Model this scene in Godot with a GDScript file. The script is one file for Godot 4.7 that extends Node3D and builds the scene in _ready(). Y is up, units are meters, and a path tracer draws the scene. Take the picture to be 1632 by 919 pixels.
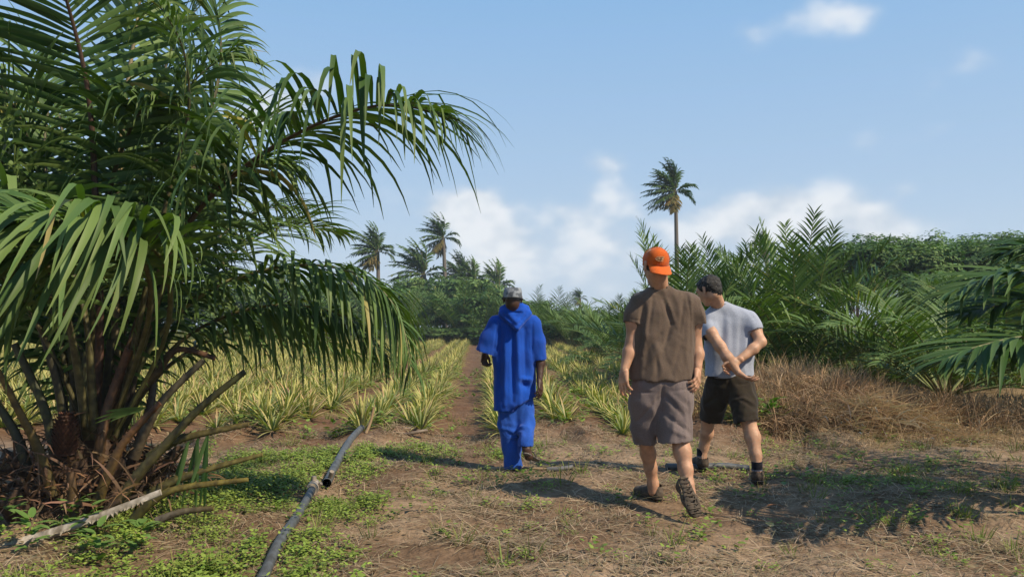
extends Node3D

# ---------------------------------------------------------------- numbers
const FOCAL := 1200.0          # focal length in pixels of a 1632 x 919 frame
const EYE_H := 1.3
var pitch := atan(60.5 / 1200.0)
var rng := RandomNumberGenerator.new()
var taken := {}
var n_low := FastNoiseLite.new()
var n_mid := FastNoiseLite.new()
var n_fine := FastNoiseLite.new()
var n_patch := FastNoiseLite.new()
var n_fold := FastNoiseLite.new()
var M := {}

# ---------------------------------------------------------------- mesh collector
class MB:
	var v := PackedVector3Array()
	var n := PackedVector3Array()
	var c := PackedColorArray()
	var t := PackedInt32Array()
	func mesh() -> ArrayMesh:
		var a := []
		a.resize(Mesh.ARRAY_MAX)
		a[Mesh.ARRAY_VERTEX] = v
		a[Mesh.ARRAY_NORMAL] = n
		a[Mesh.ARRAY_COLOR] = c
		a[Mesh.ARRAY_INDEX] = t
		var m := ArrayMesh.new()
		m.add_surface_from_arrays(Mesh.PRIMITIVE_TRIANGLES, a)
		return m
	func tri(a: Vector3, b: Vector3, d: Vector3, col: Color) -> void:
		var k := v.size()
		var nn := (d - a).cross(b - a).normalized()
		v.append(a); v.append(b); v.append(d)
		n.append(nn); n.append(nn); n.append(nn)
		c.append(col); c.append(col); c.append(col)
		t.append(k); t.append(k + 1); t.append(k + 2)
	func quad(a: Vector3, b: Vector3, d: Vector3, e: Vector3, col: Color) -> void:
		tri(a, b, d, col)
		tri(a, d, e, col)
	# A blade: a folded strip that bends under its own weight.
	func blade(p: Vector3, dir: Vector3, side: Vector3, length: float, width: float, droop: float, segs: int, c0: Color, c1: Color, keel := 0.25, kink := -1, base := 0.5, wind := Vector3.ZERO) -> void:
		var d := dir.normalized()
		var s := (side - d * side.dot(d)).normalized()
		var step := length / segs
		var k := v.size()
		for i in segs + 1:
			var f := float(i) / segs
			var w := width * 0.5 * (lerpf(base, 1.0, minf(f * 4.0, 1.0)) if f < 0.35 else 1.0 - pow((f - 0.35) / 0.65, 1.7) * 0.94)
			var nn := s.cross(d)
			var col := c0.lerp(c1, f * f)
			var up := nn * w * keel
			v.append(p - s * w + up); v.append(p); v.append(p + s * w + up)
			n.append((nn + s * keel).normalized()); n.append(nn); n.append((nn - s * keel).normalized())
			c.append(col); c.append(col * 0.93); c.append(col)
			if i < segs:
				var q := k + i * 3
				t.append(q); t.append(q + 3); t.append(q + 1)
				t.append(q + 1); t.append(q + 3); t.append(q + 4)
				t.append(q + 1); t.append(q + 4); t.append(q + 2)
				t.append(q + 2); t.append(q + 4); t.append(q + 5)
				p += d * step
				d = (d + (Vector3.DOWN * droop * (0.35 + f) + wind * f) / segs).normalized()
				if i == kink:
					d = (d * 0.7 + Vector3.DOWN).normalized()
				s = (s - d * s.dot(d)).normalized()
	# A blade of a single flat strip.
	func ribbon(p: Vector3, dir: Vector3, side: Vector3, length: float, width: float, droop: float, segs: int, c0: Color, c1: Color, wind := Vector3.ZERO) -> void:
		var d := dir.normalized()
		var s := (side - d * side.dot(d)).normalized()
		var step := length / segs
		var k := v.size()
		for i in segs + 1:
			var f := float(i) / segs
			var w := width * 0.5 * (1.0 - pow(f, 2.2) * 0.93) * (0.6 + 0.4 * minf(f * 4.0, 1.0))
			var nn := s.cross(d)
			var col := c0.lerp(c1, f)
			v.append(p - s * w); v.append(p + s * w)
			n.append(nn); n.append(nn)
			c.append(col); c.append(col)
			if i < segs:
				var q := k + i * 2
				t.append(q); t.append(q + 2); t.append(q + 1)
				t.append(q + 1); t.append(q + 2); t.append(q + 3)
				p += d * step
				d = (d + (Vector3.DOWN * droop * (0.35 + f) + wind * f) / segs).normalized()
				s = (s - d * s.dot(d)).normalized()
	# A tapered tube along points; flat < 1 squeezes it along the hint direction.
	func tube(pts: PackedVector3Array, r0: float, r1: float, sides: int, c0: Color, c1: Color, flat := 1.0, hint := Vector3.UP, caps := true) -> void:
		var k := v.size()
		var m := pts.size()
		for i in m:
			var d := (pts[mini(i + 1, m - 1)] - pts[maxi(i - 1, 0)]).normalized()
			var s := d.cross(hint)
			s = s.normalized() if s.length() > 0.05 else d.cross(Vector3(0.3, 0.1, 1)).normalized()
			var u := s.cross(d)
			var f := float(i) / (m - 1)
			var r := lerpf(r0, r1, f)
			var col := c0.lerp(c1, f)
			for j in sides:
				var a := TAU * j / sides
				v.append(pts[i] + s * cos(a) * r + u * sin(a) * r * flat)
				n.append((s * cos(a) * flat + u * sin(a)).normalized())
				c.append(col)
			if i > 0:
				for j in sides:
					var a0 := k + (i - 1) * sides + j
					var b0 := k + (i - 1) * sides + (j + 1) % sides
					t.append(a0); t.append(b0); t.append(a0 + sides)
					t.append(b0); t.append(b0 + sides); t.append(a0 + sides)
		if caps:
			for e in 2:
				var at := k + (0 if e == 0 else (m - 1) * sides)
				var d := (pts[0] - pts[1]) if e == 0 else (pts[m - 1] - pts[m - 2])
				d = d.normalized()
				var q := v.size()
				v.append(pts[0] if e == 0 else pts[m - 1]); n.append(d); c.append(c0 if e == 0 else c1)
				for j in sides:
					v.append(v[at + j]); n.append(d); c.append(c0 if e == 0 else c1)
				for j in sides:
					if e == 0:
						t.append(q); t.append(q + 1 + (j + 1) % sides); t.append(q + 1 + j)
					else:
						t.append(q); t.append(q + 1 + j); t.append(q + 1 + (j + 1) % sides)
	func merge(o: MB, tr: Transform3D, tint := Color(1, 1, 1)) -> void:
		var k := v.size()
		for i in o.v.size():
			v.append(tr * o.v[i])
			n.append((tr.basis * o.n[i]).normalized())
			c.append(o.c[i] * tint)
		for i in o.t:
			t.append(k + i)

# ---------------------------------------------------------------- distance field for bodies and cloth
class Field:
	var o: Vector3
	var h: float
	var nx: int
	var ny: int
	var nz: int
	var d := PackedFloat32Array()
	var jag: FastNoiseLite
	var hems := []                                 # cut planes: the cloth stays open there
	func _init(lo: Vector3, hi: Vector3, cell: float) -> void:
		o = lo
		h = cell
		nx = int((hi.x - lo.x) / cell) + 2
		ny = int((hi.y - lo.y) / cell) + 2
		nz = int((hi.z - lo.z) / cell) + 2
		d.resize(nx * ny * nz)
		d.fill(9.0)
	# Adds a tapered capsule, joined smoothly over k. flat: axis that is squeezed by f. cuts: [point, normal, ragged] removes what lies beyond.
	func bone(a: Vector3, ra: float, b: Vector3, rb: float, k := 0.03, flat := Vector3.ZERO, f := 1.0, cuts := [], take := false) -> void:
		var r := maxf(ra, rb) + k + 2.0 * h
		var x0 := maxi(int((minf(a.x, b.x) - r - o.x) / h), 0)
		var x1 := mini(int((maxf(a.x, b.x) + r - o.x) / h) + 1, nx - 1)
		var y0 := maxi(int((minf(a.y, b.y) - r - o.y) / h), 0)
		var y1 := mini(int((maxf(a.y, b.y) + r - o.y) / h) + 1, ny - 1)
		var z0 := maxi(int((minf(a.z, b.z) - r - o.z) / h), 0)
		var z1 := mini(int((maxf(a.z, b.z) + r - o.z) / h) + 1, nz - 1)
		var ba := b - a
		var sq := f != 1.0
		if sq:
			ba += flat * (ba.dot(flat) * (f - 1.0))
		var l2 := maxf(ba.length_squared(), 1e-9)
		var dr := rb - ra
		var nc := cuts.size()
		for cut in cuts:
			if not cut in hems:
				hems.append(cut)
		for z in range(z0, z1 + 1):
			for y in range(y0, y1 + 1):
				var i := (z * ny + y) * nx + x0
				var p := Vector3(o.x + x0 * h, o.y + y * h, o.z + z * h)
				for x in range(x0, x1 + 1):
					var q := p - a
					if sq:
						q += flat * (q.dot(flat) * (f - 1.0))
					var s := clampf(q.dot(ba) / l2, 0.0, 1.0)
					var e := (q - ba * s).length() - ra - dr * s
					if nc:
						for cut in cuts:
							var g: float = (p - cut[0]).dot(cut[1])
							if cut.size() > 2:
								g += jag.get_noise_3dv(p) * cut[2]
							if g > e:
								e = g
					var w := d[i]
					if take:
						if -e > w:
							d[i] = -e
					else:
						var m := k - absf(w - e)
						if m > 0.0:
							d[i] = minf(w, e) - m * m / (4.0 * k)
						elif e < w:
							d[i] = e
					i += 1
					p.x += h
	func chain(joints: Array, k := 0.03, flat := Vector3.ZERO, f := 1.0, cuts := []) -> void:
		for i in joints.size() - 1:
			bone(joints[i][0], joints[i][1], joints[i + 1][0], joints[i + 1][1], k, flat, f, cuts)
	# Surface nets; fold moves each point along its normal, shade gives its colour.
	func net(mb: MB, shade: Callable, fold = null) -> void:
		var at := PackedInt32Array()
		at.resize(d.size())
		at.fill(-1)
		var pos := PackedVector3Array()
		var cells := PackedInt32Array()
		var sy := nx
		var sz := nx * ny
		var lim := 3.2 * h
		for z in nz - 1:
			for y in ny - 1:
				var i := (z * ny + y) * nx - 1
				for x in nx - 1:
					i += 1
					if absf(d[i]) > lim:
						continue
					var a := d[i]
					var b := d[i + 1]
					var e := d[i + sy]
					var g := d[i + sy + 1]
					var a2 := d[i + sz]
					var b2 := d[i + sz + 1]
					var e2 := d[i + sz + sy]
					var g2 := d[i + sz + sy + 1]
					var neg := int(a < 0) + int(b < 0) + int(e < 0) + int(g < 0) + int(a2 < 0) + int(b2 < 0) + int(e2 < 0) + int(g2 < 0)
					if neg == 0 or neg == 8:
						continue
					var s := Vector3.ZERO
					var m := 0
					if (a < 0) != (b < 0): s += Vector3(a / (a - b), 0, 0); m += 1
					if (e < 0) != (g < 0): s += Vector3(e / (e - g), 1, 0); m += 1
					if (a2 < 0) != (b2 < 0): s += Vector3(a2 / (a2 - b2), 0, 1); m += 1
					if (e2 < 0) != (g2 < 0): s += Vector3(e2 / (e2 - g2), 1, 1); m += 1
					if (a < 0) != (e < 0): s += Vector3(0, a / (a - e), 0); m += 1
					if (b < 0) != (g < 0): s += Vector3(1, b / (b - g), 0); m += 1
					if (a2 < 0) != (e2 < 0): s += Vector3(0, a2 / (a2 - e2), 1); m += 1
					if (b2 < 0) != (g2 < 0): s += Vector3(1, b2 / (b2 - g2), 1); m += 1
					if (a < 0) != (a2 < 0): s += Vector3(0, 0, a / (a - a2)); m += 1
					if (b < 0) != (b2 < 0): s += Vector3(1, 0, b / (b - b2)); m += 1
					if (e < 0) != (e2 < 0): s += Vector3(0, 1, e / (e - e2)); m += 1
					if (g < 0) != (g2 < 0): s += Vector3(1, 1, g / (g - g2)); m += 1
					at[i] = pos.size()
					cells.append(i)
					pos.append(o + (Vector3(x, y, z) + s / m) * h)
		var tr := PackedInt32Array()
		for i in cells:
			var a := d[i] < 0
			var z := i / sz
			var y := (i - z * sz) / sy
			var x := i - z * sz - y * sy
			if y > 0 and z > 0 and a != (d[i + 1] < 0):
				face(tr, at[i - sy - sz], at[i - sz], at[i], at[i - sy], a)
			if x > 0 and z > 0 and a != (d[i + sy] < 0):
				face(tr, at[i - 1 - sz], at[i - 1], at[i], at[i - sz], a)
			if x > 0 and y > 0 and a != (d[i + sz] < 0):
				face(tr, at[i - 1 - sy], at[i - sy], at[i], at[i - 1], a)
		if hems.size():
			tr = opened(pos, tr)
		var nn := normals(pos, tr)
		if fold != null:
			for i in pos.size():
				pos[i] += nn[i] * float(fold.call(pos[i], nn[i]))
			nn = normals(pos, tr)
		var k := mb.v.size()
		mb.v.append_array(pos)
		mb.n.append_array(nn)
		for i in pos.size():
			mb.c.append(shade.call(pos[i]))
		for i in tr:
			mb.t.append(k + i)
	func opened(pos: PackedVector3Array, tr: PackedInt32Array) -> PackedInt32Array:
		var out := PackedInt32Array()
		for i in range(0, tr.size(), 3):
			var a := pos[tr[i]]
			var b := pos[tr[i + 1]]
			var e := pos[tr[i + 2]]
			var f := (e - a).cross(b - a).normalized()
			var drop := false
			for cut in hems:
				var n: Vector3 = cut[1]
				if f.dot(n) > 0.6:
					var j: float = jag.get_noise_3dv(a) * cut[2] if cut.size() > 2 else 0.0
					var lim := h * 0.95
					if absf((a - cut[0]).dot(n) + j) < lim and absf((b - cut[0]).dot(n) + j) < lim and absf((e - cut[0]).dot(n) + j) < lim:
						drop = true
			if not drop:
				out.append(tr[i]); out.append(tr[i + 1]); out.append(tr[i + 2])
		return out
	func face(tr: PackedInt32Array, a: int, b: int, e: int, g: int, inside: bool) -> void:
		if a < 0 or b < 0 or e < 0 or g < 0:
			return
		if inside:
			tr.append(a); tr.append(e); tr.append(b)
			tr.append(a); tr.append(g); tr.append(e)
		else:
			tr.append(a); tr.append(b); tr.append(e)
			tr.append(a); tr.append(e); tr.append(g)
	func normals(pos: PackedVector3Array, tr: PackedInt32Array) -> PackedVector3Array:
		var nn := PackedVector3Array()
		nn.resize(pos.size())
		for i in range(0, tr.size(), 3):
			var f := (pos[tr[i + 2]] - pos[tr[i]]).cross(pos[tr[i + 1]] - pos[tr[i]])
			nn[tr[i]] += f
			nn[tr[i + 1]] += f
			nn[tr[i + 2]] += f
		for i in nn.size():
			nn[i] = nn[i].normalized()
		return nn

# ---------------------------------------------------------------- small helpers
func spot(u: float, v: float, d: float) -> Vector3:   # a point of the place: where it shows in the photograph and how far off it stands
	var a := (u - 816.0) / FOCAL
	var b := (459.5 - v) / FOCAL
	var y := b * cos(pitch) + sin(pitch)
	var z := b * sin(pitch) - cos(pitch)
	var s := d / -z
	return Vector3(a * s, EYE_H + y * s, -d)

func on_ground(u: float, d: float) -> Vector3:
	var x := (u - 816.0) / FOCAL * d
	return Vector3(x, gh(x, -d), -d)

func numbered(called: String) -> String:
	var k: int = taken.get(called, 0)
	taken[called] = k + 1
	return called if k == 0 else "%s_%03d" % [called, k]

func thing(called: String, label: String, category: String, at: Vector3, group := "", kind := "") -> Node3D:
	var o := Node3D.new()
	o.name = numbered(called)
	add_child(o)
	o.position = at
	tag(o, label, category, group, kind)
	return o

func tag(o: Node3D, label: String, category: String, group := "", kind := "") -> void:
	if label: o.set_meta("label", label)
	if category: o.set_meta("category", category)
	if group: o.set_meta("group", group)
	if kind: o.set_meta("kind", kind)

func part(called: String, m: Mesh, mat: Material, parent: Node3D) -> MeshInstance3D:
	var o := MeshInstance3D.new()
	o.mesh = m
	o.material_override = mat
	var base := called
	var k := 1
	while parent.has_node(NodePath(called)):
		called = "%s_%03d" % [base, k]
		k += 1
	o.name = called
	parent.add_child(o, true)
	return o

func piece(parent: Node3D, called: String, k: int, m: Mesh, mat: Material) -> MeshInstance3D:   # many pieces of one name, numbered by the caller
	var o := MeshInstance3D.new()
	o.mesh = m
	o.material_override = mat
	o.name = called if k == 0 else "%s_%03d" % [called, k]
	parent.add_child(o, true)
	return o

func many(called: String, m: Mesh, mat: Material, where: Array, tints: Array, label: String, category: String) -> MultiMeshInstance3D:
	var mm := MultiMesh.new()
	mm.transform_format = MultiMesh.TRANSFORM_3D
	mm.use_colors = true
	mm.mesh = m
	mm.instance_count = where.size()
	for i in where.size():
		mm.set_instance_transform(i, where[i])
		mm.set_instance_color(i, tints[i])
	var o := MultiMeshInstance3D.new()
	o.multimesh = mm
	o.material_override = mat
	o.name = numbered(called)
	add_child(o)
	tag(o, label, category, "", "stuff")
	return o

func curve(ctrl: Array, n: int) -> PackedVector3Array:   # Catmull-Rom through the points
	var out := PackedVector3Array()
	var m := ctrl.size()
	for i in n + 1:
		var f := float(i) / n * (m - 1)
		var k := mini(int(f), m - 2)
		var s := f - k
		var p0: Vector3 = ctrl[maxi(k - 1, 0)]
		var p1: Vector3 = ctrl[k]
		var p2: Vector3 = ctrl[k + 1]
		var p3: Vector3 = ctrl[mini(k + 2, m - 1)]
		out.append(p1.cubic_interpolate(p2, p0, p3, s))
	return out

func spots(list: Array) -> Array:
	var out := []
	for a in list:
		out.append(spot(a[0], a[1], a[2]))
	return out

func ordinal(k: int) -> String:
	var names := ["first", "second", "third", "fourth", "fifth", "sixth", "seventh", "eighth", "ninth", "tenth", "eleventh", "twelfth", "thirteenth", "fourteenth", "fifteenth", "sixteenth", "seventeenth", "eighteenth", "nineteenth", "twentieth"]
	if k < 20:
		return names[k]
	return ["twenty", "thirty", "forty", "fifty", "sixty"][k / 10 - 2] + ("-" + names[k % 10] if true else "")

func rnd(a: float, b: float) -> float:
	return rng.randf_range(a, b)

func jitter(c: Color, s: float) -> Color:
	var k := rnd(1.0 - s, 1.0 + s)
	return Color(c.r * k * rnd(1.0 - s * 0.5, 1.0 + s * 0.5), c.g * k, c.b * k * rnd(1.0 - s * 0.5, 1.0 + s * 0.5))

func noise(seed_: int, freq: float, octaves := 3) -> FastNoiseLite:
	var n := FastNoiseLite.new()
	n.seed = seed_
	n.frequency = freq
	n.noise_type = FastNoiseLite.TYPE_SIMPLEX_SMOOTH
	n.fractal_type = FastNoiseLite.FRACTAL_FBM
	n.fractal_octaves = octaves
	return n

func noise_tex(seed_: int, freq: float, octaves: int, lo: Color, hi: Color, size := 512) -> NoiseTexture2D:
	var t := NoiseTexture2D.new()
	t.width = size
	t.height = size
	t.seamless = true
	t.noise = noise(seed_, freq, octaves)
	var g := Gradient.new()
	g.set_color(0, lo)
	g.set_color(1, hi)
	t.color_ramp = g
	return t

func material(called: String, rough: float, o := {}) -> StandardMaterial3D:
	var m := StandardMaterial3D.new()
	m.resource_name = called
	m.vertex_color_use_as_albedo = true
	m.roughness = rough
	m.cull_mode = BaseMaterial3D.CULL_DISABLED
	for k in o:
		m.set(k, o[k])
	M[called] = m
	return m

func make_materials() -> void:
	var tri := {"uv1_triplanar": true, "uv1_world_triplanar": true}
	material("leaf", 0.5, {"metallic_specular": 0.3, "backlight_enabled": true, "backlight": Color(0.62, 0.70, 0.25)})
	material("soft_leaf", 0.6, {"metallic_specular": 0.27, "backlight_enabled": true, "backlight": Color(0.62, 0.74, 0.25)})
	material("straw", 0.75, {"metallic_specular": 0.3, "backlight_enabled": true, "backlight": Color(0.5, 0.47, 0.41)})
	material("stalk", 0.6, {"uv1_triplanar": true, "uv1_scale": Vector3(3, 3, 3), "albedo_texture": noise_tex(31, 0.02, 5, Color(0.45, 0.42, 0.36), Color(1, 1, 1), 256)})
	material("bark", 0.9, {"uv1_triplanar": true, "uv1_scale": Vector3(2, 5, 2), "albedo_texture": noise_tex(32, 0.03, 4, Color(0.5, 0.47, 0.45), Color(1, 1, 1), 256)})
	var soil: Dictionary = tri.duplicate()
	soil.merge({"uv1_scale": Vector3.ONE * 0.55, "albedo_texture": noise_tex(3, 0.012, 6, Color(0.70, 0.67, 0.64), Color(1, 1, 1), 1024), "heightmap_enabled": true, "heightmap_scale": 1.5, "heightmap_texture": noise_tex(4, 0.03, 6, Color(0, 0, 0), Color(1, 1, 1), 1024), "metallic_specular": 0.25})
	material("soil", 0.95, soil)
	var weave := noise_tex(7, 0.12, 2, Color(0.80, 0.80, 0.80), Color(1, 1, 1), 256)
	for a in [["cotton", 0.92], ["twill", 0.9]]:
		material(a[0], a[1], {"uv1_triplanar": true, "uv1_scale": Vector3.ONE * 3.0, "albedo_texture": weave, "rim_enabled": true, "rim": 0.25, "rim_tint": 0.6, "metallic_specular": 0.2})
	material("skin", 0.55, {"metallic_specular": 0.4, "subsurf_scatter_enabled": true, "subsurf_scatter_strength": 0.15})
	material("dark_skin", 0.5, {"metallic_specular": 0.45})
	material("hair", 0.6, {"uv1_triplanar": true, "uv1_scale": Vector3(14, 5, 14), "albedo_texture": noise_tex(9, 0.06, 3, Color(0.35, 0.35, 0.35), Color(1, 1, 1), 256), "heightmap_enabled": true, "heightmap_scale": 0.5, "heightmap_texture": noise_tex(10, 0.08, 3, Color(0, 0, 0), Color(1, 1, 1), 256)})
	material("leather", 0.8, {"uv1_triplanar": true, "uv1_scale": Vector3.ONE * 4.0, "albedo_texture": noise_tex(12, 0.03, 5, Color(0.5, 0.47, 0.43), Color(1, 1, 1), 256)})
	material("hose", 0.55, {"uv1_triplanar": true, "uv1_scale": Vector3.ONE * 2.0, "albedo_texture": noise_tex(13, 0.02, 5, Color(0.62, 0.58, 0.54), Color(1, 1, 1), 256)})
	material("plain", 0.7)

# ---------------------------------------------------------------- camera, sky, sun
func make_camera_and_light() -> void:
	var cam := Camera3D.new()
	cam.name = "camera"
	cam.position = Vector3(0, EYE_H, 0)
	cam.rotation.x = pitch
	cam.fov = rad_to_deg(2.0 * atan(459.5 / FOCAL))
	cam.near = 0.05
	cam.far = 3000.0
	cam.current = true
	add_child(cam)
	var e := Environment.new()
	e.background_mode = Environment.BG_SKY
	e.tonemap_mode = Environment.TONE_MAPPER_LINEAR
	e.tonemap_exposure = 1.4
	e.background_energy_multiplier = 0.82
	e.sdfgi_enabled = true
	e.ssao_enabled = true
	e.ssil_enabled = true
	e.fog_enabled = true
	e.fog_density = 0.0007
	e.fog_light_color = Color(0.80, 0.86, 0.93)
	var sky := Sky.new()
	var sm := PanoramaSkyMaterial.new()
	sm.panorama = make_sky()
	sky.sky_material = sm
	e.sky = sky
	var we := WorldEnvironment.new()
	we.name = "world_environment"
	we.environment = e
	add_child(we)
	var sun := DirectionalLight3D.new()
	sun.name = "sun"
	sun.light_energy = 1.5
	sun.light_color = Color(1.0, 0.93, 0.82)
	sun.light_angular_distance = 0.5
	sun.shadow_enabled = true
	add_child(sun)
	sun.look_at_from_position(Vector3(6.2, 7.2, 3.6), Vector3.ZERO, Vector3.UP)

func cloud_blobs() -> Array:   # where the clouds of the photograph stand in the sky (frame units), their size and thickness
	return [[745, 345, 56, 38, 1.15], [795, 385, 46, 46, 0.85], [715, 335, 40, 24, 0.6], [760, 315, 32, 18, 0.6],
		[1290, 325, 95, 38, 0.95], [1200, 345, 80, 34, 0.7], [1390, 350, 70, 36, 0.7], [1300, 375, 190, 30, 0.5], [965, 318, 60, 40, 0.42], [900, 350, 60, 36, 0.3], [970, 260, 36, 24, 0.6],
		[1010, 365, 190, 55, 0.36], [830, 430, 260, 55, 0.42], [1250, 400, 260, 60, 0.35], [620, 330, 120, 40, 0.25],
		[1310, 12, 100, 44, 0.42], [1205, 50, 28, 30, 0.35], [1370, 20, 40, 26, 0.4], [1555, 92, 66, 32, 0.34], [1490, 130, 50, 34, 0.2], [1415, 220, 62, 26, 0.34], [1510, 208, 50, 22, 0.22],
		[440, 160, 62, 44, 1.0], [500, 130, 36, 22, 0.5], [380, 180, 50, 30, 0.6], [1450, 300, 24, 16, 0.3]]

func make_sky() -> ImageTexture:
	var w := 2048
	var h := 1024
	var data := PackedByteArray()
	data.resize(w * h * 3)
	var puff := noise(71, 11.0, 6)
	var wisp := noise(72, 2.2, 5)
	var blobs := cloud_blobs()
	var zenith := Color(0.16, 0.31, 0.60)
	var high := Color(0.24, 0.425, 0.68)
	var low := Color(0.43, 0.56, 0.71)
	var rim := Color(0.55, 0.63, 0.71)
	for y in h:
		var el := (0.5 - (y + 0.5) / h) * PI
		var sy := sin(el)
		var cy := cos(el)
		var base: Color
		if el > 0.42:
			base = high.lerp(zenith, clampf((el - 0.42) / 1.0, 0, 1))
		elif el > 0.13:
			base = low.lerp(high, pow((el - 0.13) / 0.29, 0.8))
		elif el > -0.005:
			base = rim.lerp(low, clampf(el / 0.13, 0, 1))
		else:
			base = Color(0.20, 0.19, 0.14)
		for x in w:
			var c := base
			if el > -0.005:
				var az := (x + 0.5) / w * TAU
				var p := Vector3(sin(az) * cy, sy, -cos(az) * cy)
				var q := Vector3(p.x, p.y * 1.7, p.z)
				var far := noise_at(wisp, q)
				var dens := 0.0
				var fine := 0.0
				if el < 0.30:   # the band of broken cloud along the horizon, all the way round
					dens = (far + 0.25) * smoothstep(0.30, 0.04, el) * 0.55
				if p.z < -0.5:
					var u := 816.0 + FOCAL * p.x / -p.z
					var v := 520.0 + FOCAL * p.y / p.z
					var inside := smoothstep(-260.0, -20.0, u) * (1.0 - smoothstep(1650.0, 1900.0, u)) * smoothstep(-200.0, -20.0, v)
					dens *= 1.0 - inside * 0.9
					if inside > 0.0:
						var s := 0.0
						for b in blobs:
							var du: float = (u - b[0]) / b[2]
							var dv: float = (v - b[1]) / b[3]
							var r := du * du + dv * dv
							if r < 5.0:
								s += b[4] * exp(-r)
						dens = maxf(dens, s * inside)
				elif el > 0.3:
					dens = maxf(0.0, far - 0.12) * 0.8
				if dens > 0.03:
					fine = noise_at(puff, q)
					var a := clampf((dens + fine * 0.62 * minf(1.0, dens * 2.5) - 0.10) / 1.05, 0.0, 1.0)
					a = a * a * (3.0 - 2.0 * a)
					var lit := clampf(0.45 + fine * 1.5 + (a - 0.5) * 0.4 + noise_at(puff, q + Vector3(0.02, 0.03, 0.01)) * 0.6, 0.0, 1.0)
					c = c.lerp(Color(0.54, 0.605, 0.68).lerp(Color(0.79, 0.81, 0.83), lit), a * 0.85)
			var k := (y * w + x) * 3
			c = c.linear_to_srgb()
			data[k] = int(clampf(c.r, 0, 1) * 255.0 + 0.5)
			data[k + 1] = int(clampf(c.g, 0, 1) * 255.0 + 0.5)
			data[k + 2] = int(clampf(c.b, 0, 1) * 255.0 + 0.5)
		if el < -0.02:
			break
	var first := int(h * 0.51) * w * 3
	for k in range(first, data.size(), 3):
		data[k] = 124; data[k + 1] = 121; data[k + 2] = 105
	return ImageTexture.create_from_image(Image.create_from_data(w, h, false, Image.FORMAT_RGB8, data))

func noise_at(n: FastNoiseLite, p: Vector3) -> float:
	return n.get_noise_3dv(p)

# ---------------------------------------------------------------- ground
func row_of(x: float, d: float) -> float:      # across the planting rows, which run a little to the left
	var r := x + 0.047 * d
	if r <= 0.0:
		return r
	r /= 1.0 + 0.036 * d                                          # the rows beyond the walkers run straighter
	return r if r < 1.3 else maxf(x, 1.3)

func row_x(r: float, d: float) -> float:
	return r - 0.047 * d * clampf(1.0 - r / 1.3, 0.0, 1.0)

func in_field(x: float, d: float) -> float:
	var edge := 8.55 + n_low.get_noise_2d(x * 3.0, 7.0) * 0.7
	return smoothstep(edge - 0.3, edge + 0.35, d) * (1.0 - smoothstep(54.0, 58.0, d)) * (1.0 - smoothstep(3.35, 3.8, row_of(x, d)))

func gh(x: float, z: float) -> float:
	var d := -z
	var h := 0.06 * n_low.get_noise_2d(x, z) + 0.035 * n_mid.get_noise_2d(x, z)
	var f := in_field(x, d)
	if f > 0.0:
		var r := row_of(x, d)
		h += f * (0.05 + 0.085 * cos(TAU * (r - 0.7) / 1.7) - 0.02 * cos(TAU * (r - 0.7) / 0.6) * 0.5)
	var a := (x - 3.7) / 1.25
	var b := (d - 10.2) / 1.3
	h += 0.42 * exp(-a * a - b * b)                               # the bank under the dry grass
	h += 0.30 * smoothstep(3.8, 7.0, row_of(x, d)) * smoothstep(9.0, 14.0, d)
	a = (x - 0.42) / 0.5
	b = (d - 6.05) / 0.26
	h += 0.085 * exp(-a * a - b * b)                              # low heap of soil and the hollow beside it
	a = (x + 0.42) / 0.22
	b = (d - 6.35) / 0.3
	h -= 0.10 * exp(-a * a - b * b)
	a = (x + 1.32) / 0.22
	b = (d - 6.2) / 0.45
	h -= 0.10 * exp(-a * a - b * b)                               # hollow at the pipe's broken joint
	a = (x + 3.0) / 0.9
	b = (d - 5.3) / 0.8
	h += 0.12 * exp(-a * a - b * b)                               # the big palm's foot
	return h

func pipe_x(d: float) -> float:
	if d < 6.25:
		return lerpf(-1.255, -1.61, clampf((d - 3.95) / 2.3, 0, 1)) - 0.06 * sin(clampf((d - 3.95) / 2.3, 0, 1) * PI)
	return lerpf(-1.56, -1.74, clampf((d - 6.3) / 2.4, 0, 1))

func lush(x: float, d: float) -> float:        # how thick the low green weeds grow
	var g := 0.0
	var a := (x + 1.75 + 0.12 * (d - 5.0)) / 0.80
	if d < 8.4:
		g = exp(-a * a * a * a) * (1.0 - smoothstep(7.6, 8.5, d))
	a = (x + 0.55) / 0.9
	var b := (d - 7.6) / 0.5
	g = maxf(g, 0.75 * exp(-a * a - b * b))
	a = (x - 3.6) / 1.5
	b = (d - 6.0) / 1.1
	g = maxf(g, 0.55 * exp(-a * a - b * b))
	g = maxf(g, 0.10) * clampf(0.72 + 1.6 * n_patch.get_noise_2d(x, d), 0.0, 1.25)
	var c := pipe_x(d)                                            # nothing grows on the pipe itself
	return g * smoothstep(0.03, 0.13, absf(x - c))

func axis(lo: float, hi: float, fine_lo: float, fine_hi: float, step: float, grow: float, most: float, most_to: float) -> PackedFloat32Array:
	var out := PackedFloat32Array()
	var left := []
	var s := step
	var x := fine_lo
	while x > lo:
		s = minf(s * grow, most) if absf(x) < most_to else s * 1.35
		x -= s
		left.append(maxf(x, lo))
	left.reverse()
	for q in left: out.append(q)
	x = fine_lo
	while x < fine_hi:
		out.append(x)
		x += step
	s = step
	while x < hi:
		out.append(x)
		s = minf(s * grow, most) if absf(x) < most_to else s * 1.35
		x += s
	out.append(hi)
	return out

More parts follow.
